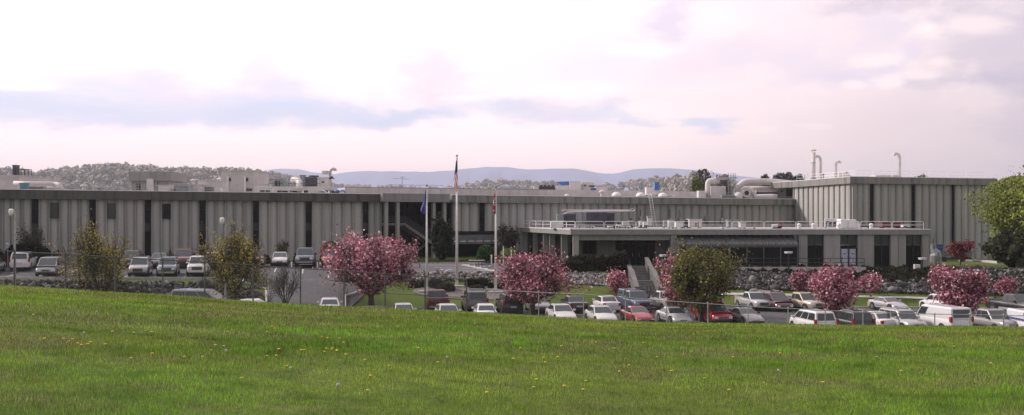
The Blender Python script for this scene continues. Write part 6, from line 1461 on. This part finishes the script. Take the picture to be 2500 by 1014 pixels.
def boulder(label, px, Y, w_, h_, seed, c_=(.15, .14, .135)):
    rs = np.random.RandomState(seed); b = at(px, Y); me = MB(); V = ICO * rs.uniform(.85, 1.12, (12, 1)) * np.array([w_ / 2, w_ * .4, h_ / 2])
    me.add([tuple(v) for v in V], [tuple(f) for f in IF]); o = me.build('boulder', ROCKM, None, (b.x, b.y, b.z + h_ * .3), cols=[(*c_, 1)] * 12); sb = o.modifiers.new('s', 'SUBSURF'); sb.levels = 1; sb.render_levels = 2
    return tag(o, label, 'boulder', 'large boulders among the rubble')
boulder('big rounded grey boulder below the left lot, beside the pole lamp', 76, 92.5, 1.9, 1.5, 1)
boulder('slanted dark boulder right of the big rounded boulder', 101, 92.5, 1.2, 1.4, 2, (.09, .088, .09))
boulder('rounded grey boulder on the bank right of the olive tree', 1828, 112.9, 1.1, 1.1, 3, (.11, .105, .10))
boulder('pale upright boulder on the bank right of the olive tree', 1836, 115, 1.0, 1.3, 4, (.26, .25, .23))
boulder('low grey boulder at the foot of the bank above the silver pickup', 1842, 112.0, 1.5, .7, 5, (.2, .19, .18))
boulder('wide brown grey boulder left of the small bank pink tree', 1893, 113, 1.7, 1.0, 6, (.10, .09, .085))
boulder('pale boulder on the bank right of the round pink tree', 2178, 113.4, 1.3, .9, 7, (.22, .21, .22))
boulder('upright grey boulder right of the last big pink tree', 2415, 113, .9, 1.1, 8, (.15, .13, .125))

# ---------------- far woods, hills ----------------
def wood(name, label, px0, px1, seed, n, depth, pal, wts, tall=11.0, fine=.55, per=150, yshift=0.0):
    rs = np.random.RandomState(seed); Cs = []; Ns = []; Cc = []; TV = []; TF_ = []
    for i in range(n):
        px = rs.uniform(px0, px1); fy = far_Y(px); Y = fy - depth + (depth + 40) * rs.rand() ** .7 + yshift; X = (px - 1250) / F * Y; z = G(X, Y); h = tall * rs.uniform(.55, 1.12) * (1.25 if rs.rand() < .08 else 1); r = h * rs.uniform(.26, .42)
        m = int(per * rs.uniform(.6, 1.2)); q = rs.normal(size=(m, 3)); q /= np.linalg.norm(q, axis=1)[:, None]; q *= rs.uniform(.35, 1, (m, 1)) ** .5
        lump = 1 + .25 * np.sin(q[:, :1] * 5 + i) * np.sin(q[:, 1:2] * 4 + i * 2)
        C_ = q * lump * np.array([r, r, h * .36]) + np.array([X, Y, z + h * .66]); base_ = np.array(pal)[rs.choice(len(pal), p=np.array(wts) / sum(wts))] * rs.uniform(.9, 1.1)
        Cs.append(C_); Ns.append(q / np.linalg.norm(q, axis=1)[:, None]); Cc.append(np.repeat(base_[None], m, 0) * rs.uniform(.88, 1.12, (m, 1)))
        for k in range(3):
            a = rs.uniform(0, 6.28); tp = np.array([X + math.cos(a) * r * .5, Y, z + h * (.9 + .14 * rs.rand())]); o_ = len(TV) ; w_ = .12
            TV += [(X - w_, Y, z), (X + w_, Y, z), tuple(tp)]; TF_.append((o_, o_ + 1, o_ + 2))
    C_ = np.concatenate(Cs); cc = np.concatenate(Cc); nn = len(C_)
    V, Fa = quads(C_, rs.uniform(.6, 1.3, nn) * fine * 1.5, rs, nrm=np.concatenate(Ns), rand=.25); tv = np.array(TV)
    Vt = np.concatenate([V, tv]); T4 = np.array([(a + len(V), b_ + len(V), c_ + len(V), c_ + len(V)) for a, b_, c_ in TF_])
    tri = np.concatenate([Fa[:, [0, 1, 2]], Fa[:, [0, 2, 3]], T4[:, :3]])
    cc = np.concatenate([np.repeat(cc, 4, 0), np.repeat([[.09, .08, .075]], len(tv), 0)])
    return stuff(np_mesh(name, Vt, tri, FARM, cc), label, 'wood')
WP = [(.46, .41, .375), (.43, .39, .355), (.44, .435, .34), (.37, .40, .34), (.48, .44, .40), (.34, .38, .38)]  # pale greyed tree colours, with part of the haze fade painted in
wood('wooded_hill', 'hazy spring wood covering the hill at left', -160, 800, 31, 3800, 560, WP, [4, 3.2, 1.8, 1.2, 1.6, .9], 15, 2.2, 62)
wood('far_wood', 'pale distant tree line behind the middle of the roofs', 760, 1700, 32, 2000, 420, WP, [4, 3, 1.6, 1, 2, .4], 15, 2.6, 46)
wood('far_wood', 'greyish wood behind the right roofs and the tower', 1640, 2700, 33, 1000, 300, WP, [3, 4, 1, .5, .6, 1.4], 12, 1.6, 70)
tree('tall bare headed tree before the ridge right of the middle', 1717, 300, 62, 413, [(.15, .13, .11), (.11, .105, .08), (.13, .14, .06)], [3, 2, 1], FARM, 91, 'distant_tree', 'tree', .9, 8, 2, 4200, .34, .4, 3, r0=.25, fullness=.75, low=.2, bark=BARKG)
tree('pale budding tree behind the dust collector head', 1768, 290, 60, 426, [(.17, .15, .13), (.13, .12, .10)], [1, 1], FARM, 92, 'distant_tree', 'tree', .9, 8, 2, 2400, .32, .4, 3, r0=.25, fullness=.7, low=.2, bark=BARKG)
tree('bright green leafing tree left of the elbow duct', 1703, 270, 46, 434, [(.20, .26, .05), (.15, .2, .05)], [1, 1], FARM, 93, 'distant_tree', 'tree', .9, 8, 2, 2600, .34, .4, 2, r0=.25, fullness=.75, low=.1, bark=BARKG)
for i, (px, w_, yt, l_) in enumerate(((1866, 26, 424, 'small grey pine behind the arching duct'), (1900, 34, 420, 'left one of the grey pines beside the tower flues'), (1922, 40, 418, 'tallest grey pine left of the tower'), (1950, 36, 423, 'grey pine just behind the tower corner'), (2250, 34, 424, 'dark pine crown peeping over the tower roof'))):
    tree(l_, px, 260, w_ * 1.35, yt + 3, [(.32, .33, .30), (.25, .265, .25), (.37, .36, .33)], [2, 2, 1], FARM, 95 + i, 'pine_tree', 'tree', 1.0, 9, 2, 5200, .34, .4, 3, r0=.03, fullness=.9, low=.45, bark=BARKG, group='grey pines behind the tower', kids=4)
# mountain ridge
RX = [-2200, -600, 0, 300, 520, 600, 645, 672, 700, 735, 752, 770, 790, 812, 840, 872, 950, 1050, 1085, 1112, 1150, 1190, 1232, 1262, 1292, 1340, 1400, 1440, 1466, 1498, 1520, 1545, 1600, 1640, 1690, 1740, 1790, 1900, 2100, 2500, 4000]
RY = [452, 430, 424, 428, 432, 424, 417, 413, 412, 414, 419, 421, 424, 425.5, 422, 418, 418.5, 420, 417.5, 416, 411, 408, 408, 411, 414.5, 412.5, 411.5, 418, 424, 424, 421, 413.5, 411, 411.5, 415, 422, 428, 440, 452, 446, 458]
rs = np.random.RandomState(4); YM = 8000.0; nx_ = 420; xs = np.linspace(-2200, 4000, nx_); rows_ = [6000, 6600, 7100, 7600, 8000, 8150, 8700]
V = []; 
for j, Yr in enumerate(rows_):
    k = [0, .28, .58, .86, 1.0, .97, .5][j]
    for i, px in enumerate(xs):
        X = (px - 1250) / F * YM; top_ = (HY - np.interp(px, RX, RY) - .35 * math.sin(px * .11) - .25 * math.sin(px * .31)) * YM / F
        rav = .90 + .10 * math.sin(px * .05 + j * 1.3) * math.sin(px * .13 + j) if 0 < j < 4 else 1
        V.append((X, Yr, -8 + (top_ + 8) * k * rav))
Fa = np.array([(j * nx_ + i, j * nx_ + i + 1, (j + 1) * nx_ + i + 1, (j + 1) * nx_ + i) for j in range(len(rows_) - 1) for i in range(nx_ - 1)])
struct(np_mesh('hills', np.array(V), Fa, mat('ridge_haze_blue', (.07, .16, .38), .95, 0, .15, .003), smooth=True), 'long blue mountain ridge on the horizon')  # haze fade of the far ridge is put into its blue colour

# ---------------- foreground meadow ----------------
rs = np.random.RandomState(77)
def vnoise(X, Y, s_, seed):
    r_ = np.random.RandomState(seed); g = r_.rand(128, 128); x = (X / s_) % 127; y = (Y / s_) % 127; xi = x.astype(int); yi = y.astype(int); fx = x - xi; fy = y - yi; fx = fx * fx * (3 - 2 * fx); fy = fy * fy * (3 - 2 * fy)
    x2 = (xi + 1) % 128; y2 = (yi + 1) % 128
    return (g[yi, xi] * (1 - fx) + g[yi, x2] * fx) * (1 - fy) + (g[y2, xi] * (1 - fx) + g[y2, x2] * fx) * fy
def foreZ(X, Y):
    px = np.clip(1250 + F * X / np.maximum(Y, 6), -900, 3400); r = (np.interp(px, CX, CY) - HY) / F
    return -r * Y - np.where(Y < YC, 1.65 * (1 - Y / YC) ** 2, -0.00026 * (Y - YC) ** 2 * -1)
def blades(n, Y0, Y1, wd, hg, seed, pw=-.7):
    r_ = np.random.RandomState(seed); e = pw + 1; u = r_.rand(n); Y = (Y0 ** e + u * (Y1 ** e - Y0 ** e)) ** (1 / e); X = (r_.rand(n) - .5) * (Y * 1.35 + 5)
    Z = foreZ(X, Y)
    big = vnoise(X, Y * 1.0, 3.1, 1) * .6 + vnoise(X, Y, 1.1, 2) * .4; strw = vnoise((X + 50) * .6, Y, 1.7, 3) * .5 + vnoise(X * .7, Y, .6, 4) * .5; pt = vnoise(X * .55 + 20, Y, 1.3, 9); t = vnoise(X, Y, .35, 5)
    sc_ = (Y / 12.0) ** .55; h = hg * r_.uniform(.4, 1.2, n) * (.35 + .8 * big + .6 * vnoise(X, Y, .4, 12)) * np.minimum(sc_, 1.35); w_ = wd * r_.uniform(.7, 1.3, n) * np.maximum(Y / 12, .75) ** .9
    a = r_.uniform(0, 2 * np.pi, n); ln = r_.normal(0, .55, n) * h; la = r_.uniform(0, 6.28, n)
    dx, dy = np.cos(a) * w_ / 2, np.sin(a) * w_ / 2
    V = np.stack([np.stack([X - dx, Y - dy, Z - .01], 1), np.stack([X + dx, Y + dy, Z - .01], 1), np.stack([X + np.cos(la) * ln, Y + np.sin(la) * ln, Z + h], 1)], 1).reshape(-1, 3)
    lush = np.array([.16, .33, .012]); mid = np.array([.23, .33, .028]); dark = np.array([.06, .13, .012]); straw = np.array([.34, .30, .15]); brown = np.array([.15, .125, .055])
    c_ = mid[None] + (lush - mid)[None] * np.clip((big - .35) * 3, 0, 1)[:, None]; c_ = c_ + (dark[None] - c_) * (np.clip((.45 - t) * 2.2, 0, .7))[:, None]
    c_ *= (.46 + .72 * pt + .5 * vnoise(X, Y, .22, 11))[:, None]; lum_ = c_.mean(1, keepdims=True); c_ = c_ * .9 + lum_ * .1; fm = r_.rand(n) < np.clip((Y - 14) / 40, 0, .35); c_[fm] = np.array([.30, .315, .075]) * r_.uniform(.6, 1.25, (fm.sum(), 1)) * (.45 + .75 * pt[fm])[:, None]; ps = np.clip((strw - .44) * 2.4, .04, .75); m_ = r_.rand(n) < ps; c_[m_] = np.where(r_.rand(m_.sum(), 1) < .5, straw, brown); c_ *= r_.uniform(.45, 1.6, (n, 1)) * np.array([.99, 1.0, .95])
    cc = np.repeat(c_, 3, 0); pass
    return V, cc
V1, C1 = blades(560000, 7.0, 46, .0075, .042, 1)
V2, C2 = blades(70000, 7.0, 16, .006, .055, 2, 0.3)
V3, C3 = blades(90000, 30, 70, .012, .06, 3, .4)
V = np.concatenate([V1, V2, V3]); Cc = np.concatenate([C1, C2, C3])
stuff(np_mesh('grass', V, np.arange(len(V)).reshape(-1, 3), BLADE, Cc), 'unmown spring grass of the foreground slope', 'grass')
YEL = mat('dandelion_yellow', (.62, .40, .04), .7, 0, .15, 30); STEM = mat('flower_stem', (.10, .16, .04), .7); SEED = mat('seed_head', (.45, .45, .43), .9)
DP = [(589, 938), (675, 881), (495, 884), (450, 885), (372, 878), (652, 879), (653, 879.5), (736, 868), (743, 865), (700, 906), (681, 867), (797, 861), (839, 847), (812, 860), (822, 869), (810, 862), (823, 867), (845, 878), (891, 892), (898, 972), (792, 871), (515, 864), (526, 855), (547, 856), (155, 839), (169, 844), (177, 841), (190, 850), (199, 855), (215, 855), (221, 848), (108, 841), (310, 843), (327, 824), (373, 819), (82, 779), (275, 822), (370, 818), (392, 842), (557, 818), (664, 807), (652, 818), (670, 810), (786, 830), (800, 834), (829, 834), (320, 889), (258, 853), (1271, 859), (1327, 886), (1331, 897), (1362, 884), (1253, 889), (1370, 855), (1310, 942), (1303, 958), (1378, 960), (1189, 976), (1022, 861), (1069, 897), (1424, 968), (1430, 941), (1512, 921), (1536, 903), (1604, 880), (1668, 872), (1790, 882), (1640, 919), (1720, 934), (1905, 872), (1953, 861), (2036, 889), (2140, 880), (2201, 918), (2230, 862), (2330, 851), (2010, 948), (1865, 944), (1780, 967), (1500, 858), (1570, 846), (2420, 899), (1455, 843), (905, 935), (950, 905)]
def ground_hit(px, py):
    for Y in np.arange(7.0, 60, .1):
        X = (px - 1250) / F * Y
        if HY - F * G(X, Y) / Y <= py: return X, Y
    return None
hd = MB(); hd.ball((0, 0, .075), .019, .019, .009, 10, 4); hd_me = None; d0 = None
rq = random.Random(3)
for px, py in DP:
    q = ground_hit(px, py + 3)
    if not q: continue
    X, Y = q; z = G(X, Y); dn_ = 'yellow dandelion flower open in the foreground grass'
    if d0 is None:
        o = thing('dandelion', dn_, 'flower', (X, Y, z), 0, 'yellow dandelions in the meadow'); d0 = o
        hk = hd.build('flower_head', YEL, o); mb = MB(); mb.tube([(0, 0, 0), (0, 0, .07)], .003, 4); sk = mb.build('stem', STEM, o)
    else:
        o = d0.copy(); col.objects.link(o); o.location = (X, Y, z)
        for ch in (hk, sk):
            c_ = ch.copy(); col.objects.link(c_); c_.parent = o
    s_ = rq.uniform(.8, 1.15); o.scale = (s_, s_, s_)
p0 = None; SL = ['white dandelion seed head nearest the camera, left of the middle', 'white seed head beside a yellow flower in the left middle', 'grey white seed head right of the two orange flowers', 'small white seed head far up the left slope', 'white seed head at the left beyond the yellow row', 'pale seed head in the grass below the flagpoles', 'white seed head on the right slope', 'small pale seed head near the crest under the brown wagon']
for (px, py), l_ in zip(((825, 966), (710, 904), (552, 875), (236, 770), (205, 828), (1092, 889), (1900, 905), (1159, 796)), SL):
    q = ground_hit(px, py + 28 if py > 900 else py + 12)
    if not q: continue
    X, Y = q; z = G(X, Y)
    o = thing('dandelion_seed_head', l_, 'flower', (X, Y, z), 0, 'white dandelion seed heads')
    hh = .20 if py > 950 else .14; mb = MB(); mb.ball((0, 0, hh), .016, .016, .016, 10, 7); mb.build('seed_head', SEED, o); mb = MB(); mb.tube([(0, 0, 0), (0, 0, hh - .02)], .003, 4); mb.build('stem', STEM, o)

# ---------------- air ----------------
mb = MB(); mb.box(-9000, 9500, -60, 9200, -26, 402)
hm = bpy.data.materials.new('haze_air'); hm.use_nodes = True; hn = hm.node_tree; hn.nodes.clear()
pv = hn.nodes.new('ShaderNodeVolumePrincipled'); pv.inputs['Color'].default_value = (.90, .89, 1.0, 1); pv.inputs['Density'].default_value = HAZE; pv.inputs['Anisotropy'].default_value = .2
ou = hn.nodes.new('ShaderNodeOutputMaterial'); hn.links.new(pv.outputs[0], ou.inputs['Volume'])
hz = mb.build('haze', hm); tag(hz, 'thin pale lavender haze over the valley', 'haze', None, 'stuff')
sc.cycles.use_denoising = True
try: sc.cycles.volume_step_rate = 1.0; sc.cycles.volume_max_steps = 64
except Exception: pass
sc.cycles.max_bounces = 6; sc.cycles.transparent_max_bounces = 12; sc.cycles.volume_bounces = 0
